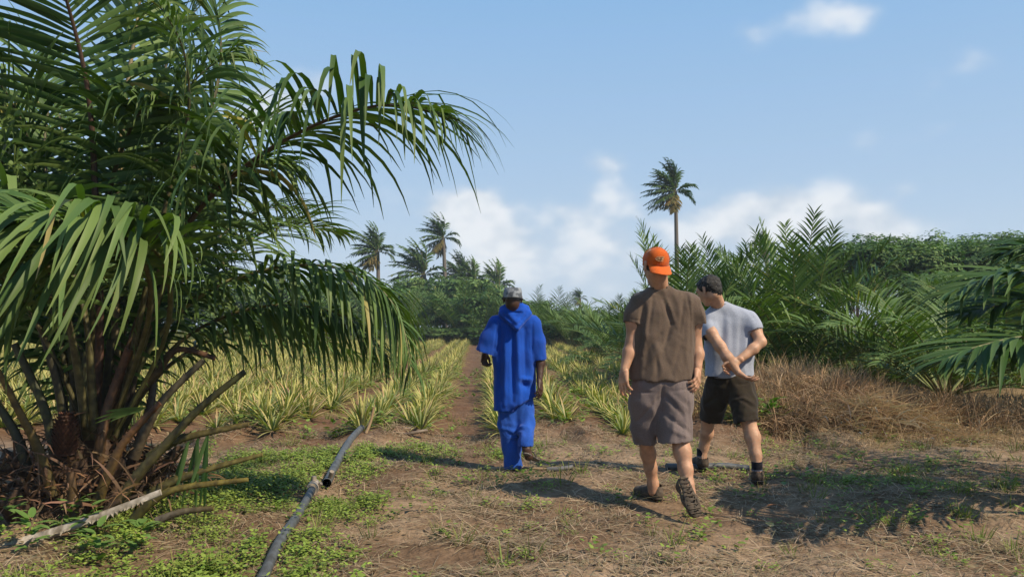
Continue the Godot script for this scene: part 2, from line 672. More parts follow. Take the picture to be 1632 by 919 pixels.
func make_ground() -> void:
	var xs := axis(-1500, 1500, -4.2, 5.4, 0.045, 1.06, 0.4, 40.0)
	var ds := axis(-60, 2600, 3.0, 11.5, 0.045, 1.035, 0.8, 80.0)
	var mb := MB.new()
	var nx := xs.size()
	var nd := ds.size()
	mb.v.resize(nx * nd)
	mb.c.resize(nx * nd)
	var k := 0
	for d in ds:
		for x in xs:
			var y := gh(x, -d) if d < 90.0 and absf(x) < 70.0 else 0.0
			var near: bool = d < 14.0 and d > 2.0 and absf(x) < 8.0
			if near:
				y += 0.010 * n_fine.get_noise_2d(x, d) + 0.006 * maxf(0.0, n_fine.get_noise_2d(x * 2.7 + 40.0, d * 2.7) - 0.1)
			mb.v[k] = Vector3(x, y, -d)
			var p := n_patch.get_noise_2d(x * 0.8 + 11.0, d * 0.8)
			var c := Color(0.195, 0.132, 0.083).lerp(Color(0.315, 0.232, 0.157), clampf(0.5 + p * 1.6, 0.0, 1.0))
			var f := in_field(x, d)
			if f > 0.0:
				c = c.lerp(Color(0.150, 0.086, 0.052), f * 0.75)
			var g := lush(x, d) if near else 0.0
			c = c.lerp(Color(0.12, 0.105, 0.045), clampf(g - 0.25, 0.0, 1.0) * 0.7)
			if row_of(x, d) > 3.5 and d > 8.0:
				c = c.lerp(Color(0.22, 0.17, 0.085), smoothstep(3.5, 4.2, row_of(x, d)) * 0.6)
			c = c.lerp(Color(0.09, 0.12, 0.04), smoothstep(54.0, 60.0, d))
			mb.c[k] = c
			k += 1
	for j in nd - 1:
		for i in nx - 1:
			var a := j * nx + i
			mb.t.append(a); mb.t.append(a + nx); mb.t.append(a + 1)
			mb.t.append(a + 1); mb.t.append(a + nx); mb.t.append(a + nx + 1)
	mb.n.resize(nx * nd)
	for i in range(0, mb.t.size(), 3):
		var a := mb.t[i]
		var b := mb.t[i + 1]
		var c := mb.t[i + 2]
		var f := (mb.v[c] - mb.v[a]).cross(mb.v[b] - mb.v[a])
		mb.n[a] += f
		mb.n[b] += f
		mb.n[c] += f
	for i in mb.n.size():
		mb.n[i] = mb.n[i].normalized()
	var o := MeshInstance3D.new()
	o.name = "ground"
	o.mesh = mb.mesh()
	o.material_override = M.soil
	add_child(o)
	tag(o, "reddish brown bare soil of the farm track and field", "ground", "", "structure")

# ---------------------------------------------------------------- palm fronds
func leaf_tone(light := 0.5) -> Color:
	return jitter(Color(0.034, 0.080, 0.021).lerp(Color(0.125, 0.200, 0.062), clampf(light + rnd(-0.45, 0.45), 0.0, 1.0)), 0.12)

# pts: the rachis. o: from (share of the rachis that is bare stalk), pairs, length, width, up, forward, droop, hint, segs, light, keel, wind, r0, r1, kinks
# Returns one collector for the rachis and one for each leaflet.
func frond(pts: PackedVector3Array, o: Dictionary) -> Array:
	var rach := MB.new()
	var hint: Vector3 = o.get("hint", Vector3.UP)
	var stalk: Color = o.get("stalk", Color(0.13, 0.12, 0.045))
	rach.tube(pts, o.get("r0", 0.035), o.get("r1", 0.004), o.get("sides", 6), stalk, o.get("stalk_end", stalk * 1.1), 0.6, hint)
	var leaves := []
	var m := pts.size() - 1
	var from: float = o.get("from", 0.3)
	var pairs: int = o.get("pairs", 45)
	var long: float = o.get("length", 0.8)
	var wide: float = o.get("width", 0.042)
	var segs: int = o.get("segs", 7)
	var wind: Vector3 = o.get("wind", Vector3.ZERO)
	var sway: float = o.get("sway", 0.35)
	for i in pairs:
		for sgn in [-1.0, 1.0]:
			if rng.randf() < o.get("gaps", 0.04):
				continue
			var f := clampf((i + rnd(-0.35, 0.35)) / (pairs - 1), 0.0, 1.0)
			var g := (from + (1.0 - from) * f) * m
			var k := mini(int(g), m - 1)
			var p := pts[k].lerp(pts[k + 1], g - k)
			var t := (pts[k + 1] - pts[maxi(k - 1, 0)]).normalized()
			var s := t.cross(hint)
			s = s.normalized() if s.length() > 0.08 else t.cross(Vector3(0.2, 0, 1)).normalized()
			var u := s.cross(t)
			var shape := (0.45 + 0.55 * smoothstep(0.0, 0.25, f)) * (1.0 - 0.68 * smoothstep(0.55, 1.0, f))
			var fw: float = lerpf(o.get("forward", 0.45), 1.7, f * f * f) + rnd(-0.12, 0.12)
			var upc: float = o.get("up", 0.35) + rnd(-1, 1) * o.get("spray", 0.45)
			var dir = (s * sgn + t * fw + u * upc).normalized()
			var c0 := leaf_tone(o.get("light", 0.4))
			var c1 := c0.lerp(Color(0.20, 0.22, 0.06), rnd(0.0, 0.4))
			if rng.randf() < o.get("dry", 0.012):
				c0 = Color(0.26, 0.25, 0.07)
				c1 = Color(0.34, 0.27, 0.12)
			var kink := -1
			if rng.randf() < o.get("kinks", 0.12):
				kink = rng.randi_range(1, segs - 2)
			var b := MB.new()
			b.blade(p, dir, t * sgn * -1.0 + u * 0.15, long * shape * rnd(0.8, 1.12), wide * rnd(0.75, 1.15) * (0.6 + 0.4 * shape), o.get("droop", 1.5) * rnd(0.6, 1.4), segs, c0, c1, o.get("keel", 0.22), kink, 0.45, wind + Vector3(rnd(-1, 1), 0, rnd(-1, 1)) * sway)
			leaves.append(b)
	return [rach, leaves]

func join(list: Array) -> MB:
	var mb := MB.new()
	for b in list:
		mb.merge(b, Transform3D.IDENTITY)
	return mb

func moved(pts: PackedVector3Array, by: Vector3) -> PackedVector3Array:
	var out := PackedVector3Array()
	for p in pts: out.append(p - by)
	return out

func add_frond(palm: Node3D, ctrl: Array, o: Dictionary, apart: bool) -> void:
	var pts := moved(curve(ctrl, 26), palm.position)
	var made := frond(pts, o)
	var f := part("frond", made[0].mesh(), M.stalk, palm)
	if o.has("label"):
		f.set_meta("label", o.label)
	if apart:
		for i in made[1].size():
			piece(f, "leaflet", i, made[1][i].mesh(), M.leaf)
	else:
		var l := part("leaflets", join(made[1]).mesh(), M.leaf, f)
		l.set_meta("kind", "stuff")

func thorns(mb: MB, pts: PackedVector3Array, r0: float, r1: float, col: Color) -> void:
	for i in range(1, pts.size() - 1):
		for s in [-1.0, 1.0]:
			var d := (pts[i + 1] - pts[i - 1]).normalized()
			var x = d.cross(Vector3(0, 0.2, 1)).normalized() * s
			var r := lerpf(r0, r1, float(i) / pts.size())
			var p = pts[i] + x * r * 0.9
			mb.tri(p - d * 0.012, p + x * 0.014 + d * 0.012, p + d * 0.008, col)

func big_palm() -> void:
	var base := on_ground(150, 5.15)
	var palm := thing("oil_palm", "big oil palm with a thicket of cut stalks at its foot, beside the weedy pipe", "palm tree", base)
	var R := func(u: float, v: float, d: float) -> Vector3: return spot(u, v, d)
	var list := [
		# the great frond that reaches out over the field
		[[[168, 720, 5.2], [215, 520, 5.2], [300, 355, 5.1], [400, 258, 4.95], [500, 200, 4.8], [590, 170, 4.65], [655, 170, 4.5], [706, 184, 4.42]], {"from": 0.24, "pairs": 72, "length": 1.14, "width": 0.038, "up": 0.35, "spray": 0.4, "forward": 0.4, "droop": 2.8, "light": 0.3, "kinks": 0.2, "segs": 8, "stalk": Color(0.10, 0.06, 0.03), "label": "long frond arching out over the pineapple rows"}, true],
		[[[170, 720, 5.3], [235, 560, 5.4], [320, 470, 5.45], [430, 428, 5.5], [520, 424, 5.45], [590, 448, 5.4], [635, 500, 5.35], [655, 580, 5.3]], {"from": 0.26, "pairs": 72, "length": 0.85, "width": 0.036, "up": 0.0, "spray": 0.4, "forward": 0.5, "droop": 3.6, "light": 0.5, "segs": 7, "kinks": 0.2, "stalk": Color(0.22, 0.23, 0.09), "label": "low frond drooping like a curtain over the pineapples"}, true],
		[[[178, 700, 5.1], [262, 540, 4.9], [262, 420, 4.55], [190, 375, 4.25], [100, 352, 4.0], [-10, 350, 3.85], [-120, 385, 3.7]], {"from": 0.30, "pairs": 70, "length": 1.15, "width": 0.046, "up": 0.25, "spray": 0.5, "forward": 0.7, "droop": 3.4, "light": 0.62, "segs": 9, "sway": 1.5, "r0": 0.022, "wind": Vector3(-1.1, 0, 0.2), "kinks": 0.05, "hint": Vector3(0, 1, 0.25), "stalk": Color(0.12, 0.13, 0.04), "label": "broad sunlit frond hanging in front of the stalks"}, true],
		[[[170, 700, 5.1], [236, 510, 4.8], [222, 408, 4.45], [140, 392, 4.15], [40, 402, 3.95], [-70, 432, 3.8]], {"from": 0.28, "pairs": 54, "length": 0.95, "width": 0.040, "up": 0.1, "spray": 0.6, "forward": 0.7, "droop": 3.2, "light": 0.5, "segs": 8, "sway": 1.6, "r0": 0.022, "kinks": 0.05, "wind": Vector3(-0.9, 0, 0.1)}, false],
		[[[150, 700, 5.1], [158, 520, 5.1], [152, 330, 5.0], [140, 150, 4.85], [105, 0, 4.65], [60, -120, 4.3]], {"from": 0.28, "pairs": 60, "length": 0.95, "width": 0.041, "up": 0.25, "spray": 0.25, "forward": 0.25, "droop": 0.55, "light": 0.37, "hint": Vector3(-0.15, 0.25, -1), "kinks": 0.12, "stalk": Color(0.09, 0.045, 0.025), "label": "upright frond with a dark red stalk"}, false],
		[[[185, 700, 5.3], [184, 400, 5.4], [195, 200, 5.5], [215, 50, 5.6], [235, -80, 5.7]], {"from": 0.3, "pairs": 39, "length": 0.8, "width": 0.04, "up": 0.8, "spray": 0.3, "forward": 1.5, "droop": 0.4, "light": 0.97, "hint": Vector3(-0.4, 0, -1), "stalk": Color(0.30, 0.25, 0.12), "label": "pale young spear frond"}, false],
		[[[188, 700, 5.4], [262, 420, 5.6], [322, 220, 5.8], [350, 110, 5.9], [345, 20, 5.9], [312, -70, 5.8]], {"from": 0.3, "pairs": 55, "length": 0.62, "width": 0.04, "up": 0.2, "forward": 0.4, "droop": 1.2, "light": 0.33, "hint": Vector3(1, 0.4, 0.2), "kinks": 0.15}, false],
		[[[130, 700, 5.2], [80, 480, 5.2], [20, 300, 5.1], [-60, 150, 5.0], [-160, 60, 4.9]], {"from": 0.3, "pairs": 55, "length": 0.95, "width": 0.041, "up": 0.3, "droop": 1.7, "light": 0.50}, false],
		[[[140, 700, 5.5], [100, 450, 6.0], [40, 250, 6.4], [-50, 120, 6.8]], {"from": 0.25, "pairs": 55, "length": 0.9, "width": 0.037, "droop": 1.3, "light": 0.46}, false],
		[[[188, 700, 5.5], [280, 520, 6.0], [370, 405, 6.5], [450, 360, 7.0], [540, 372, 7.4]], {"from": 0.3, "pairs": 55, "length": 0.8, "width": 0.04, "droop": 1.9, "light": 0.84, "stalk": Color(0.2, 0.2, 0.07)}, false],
		[[[170, 700, 5.6], [205, 380, 6.0], [250, 150, 6.4], [300, 30, 6.7], [370, -30, 7.0]], {"from": 0.25, "pairs": 60, "length": 0.9, "width": 0.037, "droop": 1.3, "light": 0.54}, false],
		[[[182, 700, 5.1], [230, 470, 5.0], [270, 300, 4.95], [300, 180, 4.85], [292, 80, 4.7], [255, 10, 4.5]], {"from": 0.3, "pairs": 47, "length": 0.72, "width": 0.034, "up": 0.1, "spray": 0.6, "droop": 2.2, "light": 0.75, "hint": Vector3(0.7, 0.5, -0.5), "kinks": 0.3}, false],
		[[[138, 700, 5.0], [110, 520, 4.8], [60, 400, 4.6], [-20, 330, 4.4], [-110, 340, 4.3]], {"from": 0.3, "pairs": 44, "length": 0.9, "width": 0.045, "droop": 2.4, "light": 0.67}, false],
		[[[175, 700, 5.5], [260, 590, 5.9], [360, 530, 6.2], [450, 515, 6.5], [560, 560, 6.8]], {"from": 0.3, "pairs": 55, "length": 0.72, "width": 0.034, "up": 0.0, "droop": 2.2, "light": 0.46}, false],
		[[[150, 700, 5.6], [140, 450, 5.9], [110, 260, 6.1], [70, 120, 6.2], [0, 40, 6.3]], {"from": 0.2, "pairs": 65, "length": 0.95, "width": 0.041, "droop": 1.2, "light": 0.37}, false],
		[[[175, 700, 5.4], [230, 500, 5.7], [262, 370, 5.9], [330, 250, 6.2], [410, 195, 6.5], [470, 200, 6.8]], {"from": 0.25, "pairs": 57, "length": 0.8, "width": 0.034, "droop": 1.7, "light": 0.50}, false],
		[[[160, 700, 5.4], [190, 480, 5.5], [215, 360, 5.7], [240, 260, 6.1], [240, 200, 6.7]], {"from": 0.2, "pairs": 57, "length": 0.9, "width": 0.037, "droop": 1.4, "light": 0.41}, false],
		[[[145, 700, 5.2], [120, 560, 5.6], [60, 500, 6.1], [-30, 470, 6.6]], {"from": 0.15, "pairs": 57, "length": 0.85, "width": 0.037, "droop": 1.8, "light": 0.41}, false],
		[[[165, 700, 5.5], [195, 560, 5.8], [245, 480, 6.3], [310, 440, 6.9], [380, 450, 7.4]], {"from": 0.12, "pairs": 60, "length": 0.85, "width": 0.037, "droop": 1.8, "light": 0.41}, false],
		[[[150, 700, 5.0], [135, 500, 4.9], [95, 380, 5.0], [70, 250, 5.2], [80, 150, 5.5]], {"from": 0.3, "pairs": 52, "length": 0.85, "width": 0.037, "droop": 1.6, "light": 0.46}, false],
		[[[172, 700, 5.2], [205, 560, 5.3], [245, 470, 5.5], [300, 420, 5.8], [360, 410, 6.1]], {"from": 0.15, "pairs": 52, "length": 0.75, "width": 0.034, "droop": 2.2, "light": 0.41}, false],
		[[[180, 700, 5.3], [255, 470, 5.2], [315, 330, 5.15], [380, 270, 5.2], [450, 262, 5.3]], {"from": 0.2, "pairs": 60, "length": 0.95, "width": 0.036, "up": 0.2, "spray": 0.5, "droop": 2.6, "light": 0.46, "kinks": 0.2}, false],
		[[[180, 700, 5.4], [270, 560, 5.6], [370, 500, 5.7], [470, 486, 5.75], [560, 510, 5.7], [620, 570, 5.6]], {"from": 0.25, "pairs": 70, "length": 0.75, "width": 0.034, "up": -0.1, "spray": 0.5, "droop": 3.0, "light": 0.41}, false],
		[[[170, 700, 5.5], [215, 420, 5.4], [250, 250, 5.3], [300, 140, 5.2], [370, 80, 5.2]], {"from": 0.2, "pairs": 62, "length": 0.85, "width": 0.034, "up": 0.2, "spray": 0.6, "droop": 2.0, "light": 0.58, "kinks": 0.2, "hint": Vector3(-0.4, 0.6, 0.6)}, false],
		[[[140, 700, 5.3], [90, 420, 5.3], [40, 210, 5.2], [-30, 90, 5.0]], {"from": 0.2, "pairs": 62, "length": 1.0, "width": 0.041, "up": 0.2, "droop": 1.6, "light": 0.37}, false],
		[[[145, 700, 5.2], [60, 520, 5.0], [-20, 430, 4.8], [-120, 420, 4.6]], {"from": 0.2, "pairs": 52, "length": 0.95, "width": 0.041, "up": 0.1, "droop": 2.6, "light": 0.54}, false],
		[[[155, 700, 5.3], [150, 480, 5.2], [175, 300, 5.1], [215, 190, 5.0], [250, 160, 4.8]], {"from": 0.25, "pairs": 60, "length": 0.8, "width": 0.034, "up": 0.1, "spray": 0.6, "droop": 2.4, "light": 0.54, "kinks": 0.25}, false],
		[[[175, 700, 5.6], [240, 540, 5.9], [310, 420, 6.3], [400, 340, 6.8], [480, 330, 7.2]], {"from": 0.2, "pairs": 65, "length": 0.85, "width": 0.034, "up": 0.1, "droop": 2.0, "light": 0.46}, false],
		[[[165, 700, 5.6], [170, 520, 5.9], [150, 400, 6.3], [100, 330, 6.8]], {"from": 0.1, "pairs": 65, "length": 0.95, "width": 0.039, "up": 0.0, "droop": 2.0, "light": 0.33}, false],
		[[[155, 700, 5.4], [120, 520, 5.6], [90, 440, 5.9], [20, 400, 6.3]], {"from": 0.1, "pairs": 65, "length": 0.95, "width": 0.039, "up": 0.0, "droop": 2.0, "light": 0.33}, false],
	]
	for a in list:
		add_frond(palm, spots(a[0]), a[1], a[2])
	# the foot: a lumpy stump of old leaf bases
	var f := Field.new(Vector3(-0.8, -0.25, -0.7), Vector3(0.75, 0.75, 0.7), 0.035)
	f.bone(Vector3(-0.05, -0.1, 0), 0.42, Vector3(0, 0.32, 0), 0.20, 0.1)
	for i in 60:
		var a := rnd(0, TAU)
		var r := rnd(0.22, 0.5)
		var p := Vector3(cos(a) * r * 1.15 - 0.05, rnd(-0.05, 0.42) * (1.0 - r), sin(a) * r)
		f.bone(p, rnd(0.025, 0.06), p + Vector3(cos(a) * 0.1, rnd(0.03, 0.14), sin(a) * 0.1), rnd(0.015, 0.035), 0.03)
	var mb := MB.new()
	f.net(mb, func(p: Vector3) -> Color: return Color(0.055, 0.034, 0.02).lerp(Color(0.13, 0.075, 0.042), clampf(0.5 + n_fine.get_noise_3dv(p * 3.0), 0, 1)))
	part("stump", mb.mesh(), M.bark, palm)
	mb = MB.new()
	for i in 1000:
		var a := rnd(0, TAU)
		var r := rnd(0.1, 0.62)
		var p := Vector3(cos(a) * r * 1.2 - 0.05, 0.05 + rnd(0.0, 0.55) * maxf(0.0, 1.0 - r * 1.2), sin(a) * r)
		mb.ribbon(p, Vector3(rnd(-1, 1), rnd(-0.3, 1.0), rnd(-1, 1)), Vector3(rnd(-1, 1), rnd(-1, 1), rnd(-1, 1)), rnd(0.1, 0.38), rnd(0.006, 0.022), rnd(0.5, 3.0), 4, jitter(Color(0.09, 0.055, 0.034), 0.4), jitter(Color(0.19, 0.12, 0.075), 0.4))
	var fib := part("fibre", mb.mesh(), M.straw, palm)
	fib.set_meta("kind", "stuff")
	# standing and cut leaf stalks
	var green := Color(0.075, 0.085, 0.022)
	var olive := Color(0.15, 0.115, 0.03)
	var brown := Color(0.20, 0.085, 0.035)
	var grey := Color(0.23, 0.20, 0.17)
	var stalks := [
		[[[84, 790, 4.75], [60, 715, 4.7], [34, 664, 4.65], [-4, 590, 4.6]], 0.052, 0.028, olive, Color(0.23, 0.15, 0.03)],
		[[[92, 760, 4.95], [82, 700, 4.95], [66, 640, 4.95], [22, 548, 4.95]], 0.055, 0.04, green, green],
		[[[108, 740, 5.05], [102, 671, 5.05], [88, 598, 5.05], [64, 520, 5.05]], 0.058, 0.04, green, Color(0.06, 0.05, 0.02)],
		[[[118, 830, 4.72], [115, 790, 4.72], [112, 752, 4.72]], 0.045, 0.042, olive, Color(0.20, 0.11, 0.05)],
		[[[152, 770, 4.95], [160, 700, 4.95], [174, 640, 4.98], [205, 556, 5.0]], 0.056, 0.05, Color(0.12, 0.075, 0.025), brown],
		[[[136, 740, 5.1], [133, 660, 5.1], [138, 560, 5.1]], 0.062, 0.045, green, green],
		[[[152, 805, 4.8], [176, 745, 4.8], [200, 700, 4.8], [254, 642, 4.8]], 0.055, 0.032, olive, brown],
		[[[186, 806, 4.8], [218, 758, 4.8], [256, 716, 4.8], [318, 650, 4.8], [390, 592, 4.8]], 0.055, 0.034, Color(0.16, 0.13, 0.05), green],
		[[[212, 828, 4.7], [240, 800, 4.7], [285, 778, 4.7], [395, 764, 4.7]], 0.05, 0.022, green, Color(0.3, 0.24, 0.05)],
		[[[186, 700, 5.15], [220, 630, 5.15], [250, 594, 5.15], [284, 556, 5.15], [342, 571, 5.12]], 0.05, 0.026, green, Color(0.16, 0.075, 0.04)],
		[[[212, 730, 5.0], [236, 676, 5.0], [262, 634, 5.0], [324, 574, 5.0]], 0.055, 0.034, Color(0.13, 0.10, 0.06), Color(0.16, 0.15, 0.10)],
		[[[248, 830, 4.6], [290, 815, 4.6], [340, 810, 4.6]], 0.034, 0.022, grey, olive],
		[[[232, 790, 4.85], [280, 765, 4.85], [340, 745, 4.85], [418, 724, 4.85]], 0.046, 0.02, Color(0.11, 0.10, 0.03), Color(0.26, 0.22, 0.06)],
		[[[236, 730, 4.9], [275, 704, 4.9], [316, 692, 4.9], [396, 676, 4.9]], 0.05, 0.026, green, Color(0.20, 0.16, 0.05)],
		[[[44, 760, 5.0], [34, 716, 5.0], [18, 680, 5.0], [-10, 636, 5.0]], 0.055, 0.04, Color(0.05, 0.045, 0.016), green],
		[[[190, 690, 5.25], [206, 630, 5.25], [216, 570, 5.25], [232, 540, 5.25]], 0.055, 0.038, Color(0.06, 0.05, 0.03), Color(0.075, 0.055, 0.04)],
		[[[118, 720, 5.2], [118, 620, 5.2], [112, 540, 5.2]], 0.06, 0.045, Color(0.05, 0.05, 0.015), green],
		[[[200, 760, 5.1], [222, 700, 5.1], [240, 640, 5.15], [244, 600, 5.2]], 0.05, 0.04, Color(0.10, 0.075, 0.05), Color(0.13, 0.10, 0.08)],
		[[[164, 735, 5.2], [168, 640, 5.2], [176, 540, 5.22]], 0.055, 0.045, green, Color(0.06, 0.055, 0.02)],
		[[[130, 858, 4.55], [150, 834, 4.55], [176, 806, 4.55], [192, 798, 4.55]], 0.03, 0.026, Color(0.06, 0.04, 0.02), Color(0.13, 0.08, 0.03)],
	]
	for s in stalks:
		var pts := moved(curve(spots(s[0]), 12), palm.position)
		mb = MB.new()
		mb.tube(pts, s[1] * 0.74, s[2] * 0.6, 8, (s[3] as Color) * 0.85, (s[4] as Color) * 0.9, 0.62, Vector3(0, 0.3, 1))
		thorns(mb, pts, s[1] * 0.7, s[2] * 0.58, (s[4] as Color) * 0.8)
		part("stalk", mb.mesh(), M.stalk, palm)
	# the torn leaf left on one cut stalk, and the small green one in the middle
	var torn := thing_part(palm, "torn_leaf")
	for i in 9:
		mb = MB.new()
		var p := spot(330 - i * 5.0 + (i % 3) * 4.0, 694 + i * 1.5, 4.88) - palm.position
		mb.blade(p, Vector3(rnd(-0.4, 0.1), -1, rnd(-0.1, 0.25)), Vector3(1, 0, 0.3), rnd(0.36, 0.6), 0.035, 0.5, 5, leaf_tone(0.25), leaf_tone(0.35))
		piece(torn, "leaflet", i, mb.mesh(), M.leaf)
	for i in 6:
		mb = MB.new()
		var p := spot(222 + i * 2.0, 655 - i * 1.2, 4.75) - palm.position
		mb.blade(p, Vector3(-1, rnd(-0.30, 0.22), 0.1), Vector3(0, 1, 0.5), rnd(0.2, 0.32), 0.02, 0.5, 5, leaf_tone(0.8), leaf_tone(0.9))
		piece(torn, "leaflet", 9 + i, mb.mesh(), M.leaf)
	# a brown flower head between the stalks
	mb = MB.new()
	var head := spot(104, 694, 4.86) - palm.position
	for j in 13:
		for i in 18:
			var a := TAU * (i + 0.5 * (j % 2)) / 18.0
			var f2 := (j + 0.5) / 13.0
			var y := lerpf(-0.13, 0.13, f2)
			var r := 0.078 * sqrt(maxf(0.05, 1.0 - pow((f2 - 0.42) / 0.62, 2.0)))
			var p := head + Vector3(cos(a) * r, y, sin(a) * r)
			var out := Vector3(cos(a), 0.35, sin(a))
			mb.ribbon(p - out * 0.02, out + Vector3.UP * 0.9, out.cross(Vector3.UP), 0.05, 0.03, 0.0, 2, jitter(Color(0.11, 0.05, 0.03), 0.3), jitter(Color(0.19, 0.085, 0.05), 0.3))
	var core := MB.new()
	core.tube(PackedVector3Array([head - Vector3(0, 0.12, 0), head - Vector3(0, 0.05, 0), head + Vector3(0, 0.06, 0), head + Vector3(0, 0.13, 0)]), 0.055, 0.045, 10, Color(0.09, 0.045, 0.03), Color(0.1, 0.05, 0.03))
	mb.merge(core, Transform3D.IDENTITY)
	part("flower_head", mb.mesh(), M.bark, palm)
	# a dead frond stalk lies on the ground
	var dead := thing("fallen_frond_stalk", "bleached grey frond stalk with torn edges lying across the foot of the big palm", "fallen branch", spot(0, 880, 4.36))
	var pts2 := moved(curve(spots([[-60, 900, 4.2], [30, 866, 4.4], [73, 852, 4.45], [170, 818, 4.5], [256, 784, 4.55]]), 14), dead.position)
	mb = MB.new()
	mb.tube(pts2, 0.038, 0.02, 7, Color(0.42, 0.37, 0.32), Color(0.60, 0.56, 0.51), 0.5, Vector3(0, 0.4, 1))
	for i in range(1, 13):
		for q in 4:
			var p := pts2[i].lerp(pts2[i + 1], q / 4.0)
			mb.tri(p + Vector3(0, -0.005, 0.015), p + Vector3(rnd(-0.01, 0.03), rnd(-0.032, -0.008), 0.03), p + Vector3(0.02, -0.008, 0.015), Color(0.5, 0.45, 0.38))
	part("stalk", mb.mesh(), M.stalk, dead)

func thing_part(parent: Node3D, called: String) -> Node3D:
	var o := Node3D.new()
	o.name = called
	parent.add_child(o, true)
	return o

func side_palm() -> void:
	var base := Vector3(5.05, gh(5.05, -5.05), -5.05)
	var palm := thing("oil_palm", "oil palm whose fronds reach in over the track from beyond the straw heap", "palm tree", base)
	var list := [
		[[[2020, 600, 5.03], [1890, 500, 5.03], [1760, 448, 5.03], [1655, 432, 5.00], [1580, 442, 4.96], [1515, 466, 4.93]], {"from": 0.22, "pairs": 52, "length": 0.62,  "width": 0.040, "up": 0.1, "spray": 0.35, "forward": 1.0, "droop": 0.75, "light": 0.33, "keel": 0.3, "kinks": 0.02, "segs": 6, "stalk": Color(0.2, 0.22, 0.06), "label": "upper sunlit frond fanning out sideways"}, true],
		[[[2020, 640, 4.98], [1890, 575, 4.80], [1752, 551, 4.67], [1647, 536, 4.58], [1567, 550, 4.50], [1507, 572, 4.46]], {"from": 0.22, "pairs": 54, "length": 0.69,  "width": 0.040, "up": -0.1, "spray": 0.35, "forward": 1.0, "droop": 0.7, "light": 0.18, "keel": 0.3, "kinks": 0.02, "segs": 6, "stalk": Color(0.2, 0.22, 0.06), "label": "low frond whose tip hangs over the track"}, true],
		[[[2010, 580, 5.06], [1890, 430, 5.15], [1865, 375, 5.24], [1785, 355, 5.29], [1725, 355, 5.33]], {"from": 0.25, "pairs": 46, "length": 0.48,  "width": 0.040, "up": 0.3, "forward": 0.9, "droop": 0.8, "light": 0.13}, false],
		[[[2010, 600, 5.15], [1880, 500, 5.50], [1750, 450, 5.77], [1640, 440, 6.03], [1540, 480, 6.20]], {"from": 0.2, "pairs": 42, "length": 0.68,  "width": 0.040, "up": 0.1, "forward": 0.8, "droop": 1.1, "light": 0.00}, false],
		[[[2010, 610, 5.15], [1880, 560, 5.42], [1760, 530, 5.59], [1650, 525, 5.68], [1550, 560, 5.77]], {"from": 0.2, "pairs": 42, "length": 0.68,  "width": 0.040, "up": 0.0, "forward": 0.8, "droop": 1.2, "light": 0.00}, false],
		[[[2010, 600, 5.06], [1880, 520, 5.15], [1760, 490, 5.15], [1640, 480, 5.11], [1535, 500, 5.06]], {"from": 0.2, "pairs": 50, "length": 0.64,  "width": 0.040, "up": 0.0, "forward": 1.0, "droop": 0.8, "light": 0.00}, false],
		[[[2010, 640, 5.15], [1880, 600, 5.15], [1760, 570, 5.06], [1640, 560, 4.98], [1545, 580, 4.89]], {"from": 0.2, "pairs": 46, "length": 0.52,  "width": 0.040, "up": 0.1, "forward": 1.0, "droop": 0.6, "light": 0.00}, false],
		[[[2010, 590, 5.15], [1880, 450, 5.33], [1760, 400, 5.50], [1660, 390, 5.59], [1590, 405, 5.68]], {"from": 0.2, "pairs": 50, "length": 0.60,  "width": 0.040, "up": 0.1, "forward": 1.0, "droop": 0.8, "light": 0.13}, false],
	]
	for a in list:
		add_frond(palm, spots(a[0]), a[1], a[2])
	for i in 16:      # the part of the crown that stands outside the picture and shades the track
		var az := lerpf(0.25, 3.0, i / 15.0) + rnd(-0.12, 0.12)
		var dir := Vector3(sin(az), 0, cos(az))
		var e := rnd(0.5, 1.25)
		var ctrl := grown(base + Vector3(0, 0.35, 0), dir, e, rnd(2.8, 3.6), rnd(0.9, 1.4), Vector3.ZERO, 8)
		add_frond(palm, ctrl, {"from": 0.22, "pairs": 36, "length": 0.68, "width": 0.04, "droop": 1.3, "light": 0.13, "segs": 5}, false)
	var f := Field.new(Vector3(-0.6, -0.2, -0.6), Vector3(0.6, 0.8, 0.6), 0.05)
	f.bone(Vector3(0, -0.1, 0), 0.38, Vector3(0, 0.35, 0), 0.22, 0.1)
	var mb := MB.new()
	f.net(mb, func(p: Vector3) -> Color: return Color(0.10, 0.06, 0.035))
	part("stump", mb.mesh(), M.bark, palm)

func grown(at: Vector3, dir: Vector3, e: float, long: float, bend: float, wind: Vector3, n: int) -> Array:   # a rachis that leaves at elevation e and bows down
	var out := [at]
	var d := (dir * cos(e) + Vector3.UP * sin(e)).normalized()
	var p := at
	for i in n:
		p += d * long / n
		d = (d + (Vector3.DOWN * bend * (0.3 + 1.2 * i / n) + wind * (0.3 + float(i) / n)) / n).normalized()
		out.append(p)
	return out

# ---------------------------------------------------------------- young oil palms along the field
func palm_kit(pairs: int, segs: int) -> Array:   # frond meshes from upright to drooping, built at the origin towards +z
	var kit := []
	for i in 10:
		var e: float = [1.42, 1.3, 1.2, 1.08, 0.98, 0.85, 0.72, 0.55, 0.38, 0.2][i]
		var pts := curve(grown(Vector3.ZERO, Vector3(0, 0, 1), e, rnd(2.9, 3.4), 0.75 + 0.5 * (1.5 - e), Vector3.ZERO, 9), 14)
		var made := frond(pts, {"from": 0.2, "pairs": pairs, "length": 0.72, "width": 0.042, "up": 0.35, "spray": 0.4, "forward": 0.75, "droop": 0.9, "light": 0.65, "segs": segs, "sides": 5, "hint": Vector3(0, 0.5, -0.6) if e > 1.0 else Vector3.UP, "kinks": 0.05, "keel": 0.3, "stalk": Color(0.17, 0.19, 0.06), "r0": 0.03})
		var mb: MB = made[0]
		mb.merge(join(made[1]), Transform3D.IDENTITY)
		kit.append(mb.mesh())
	return kit

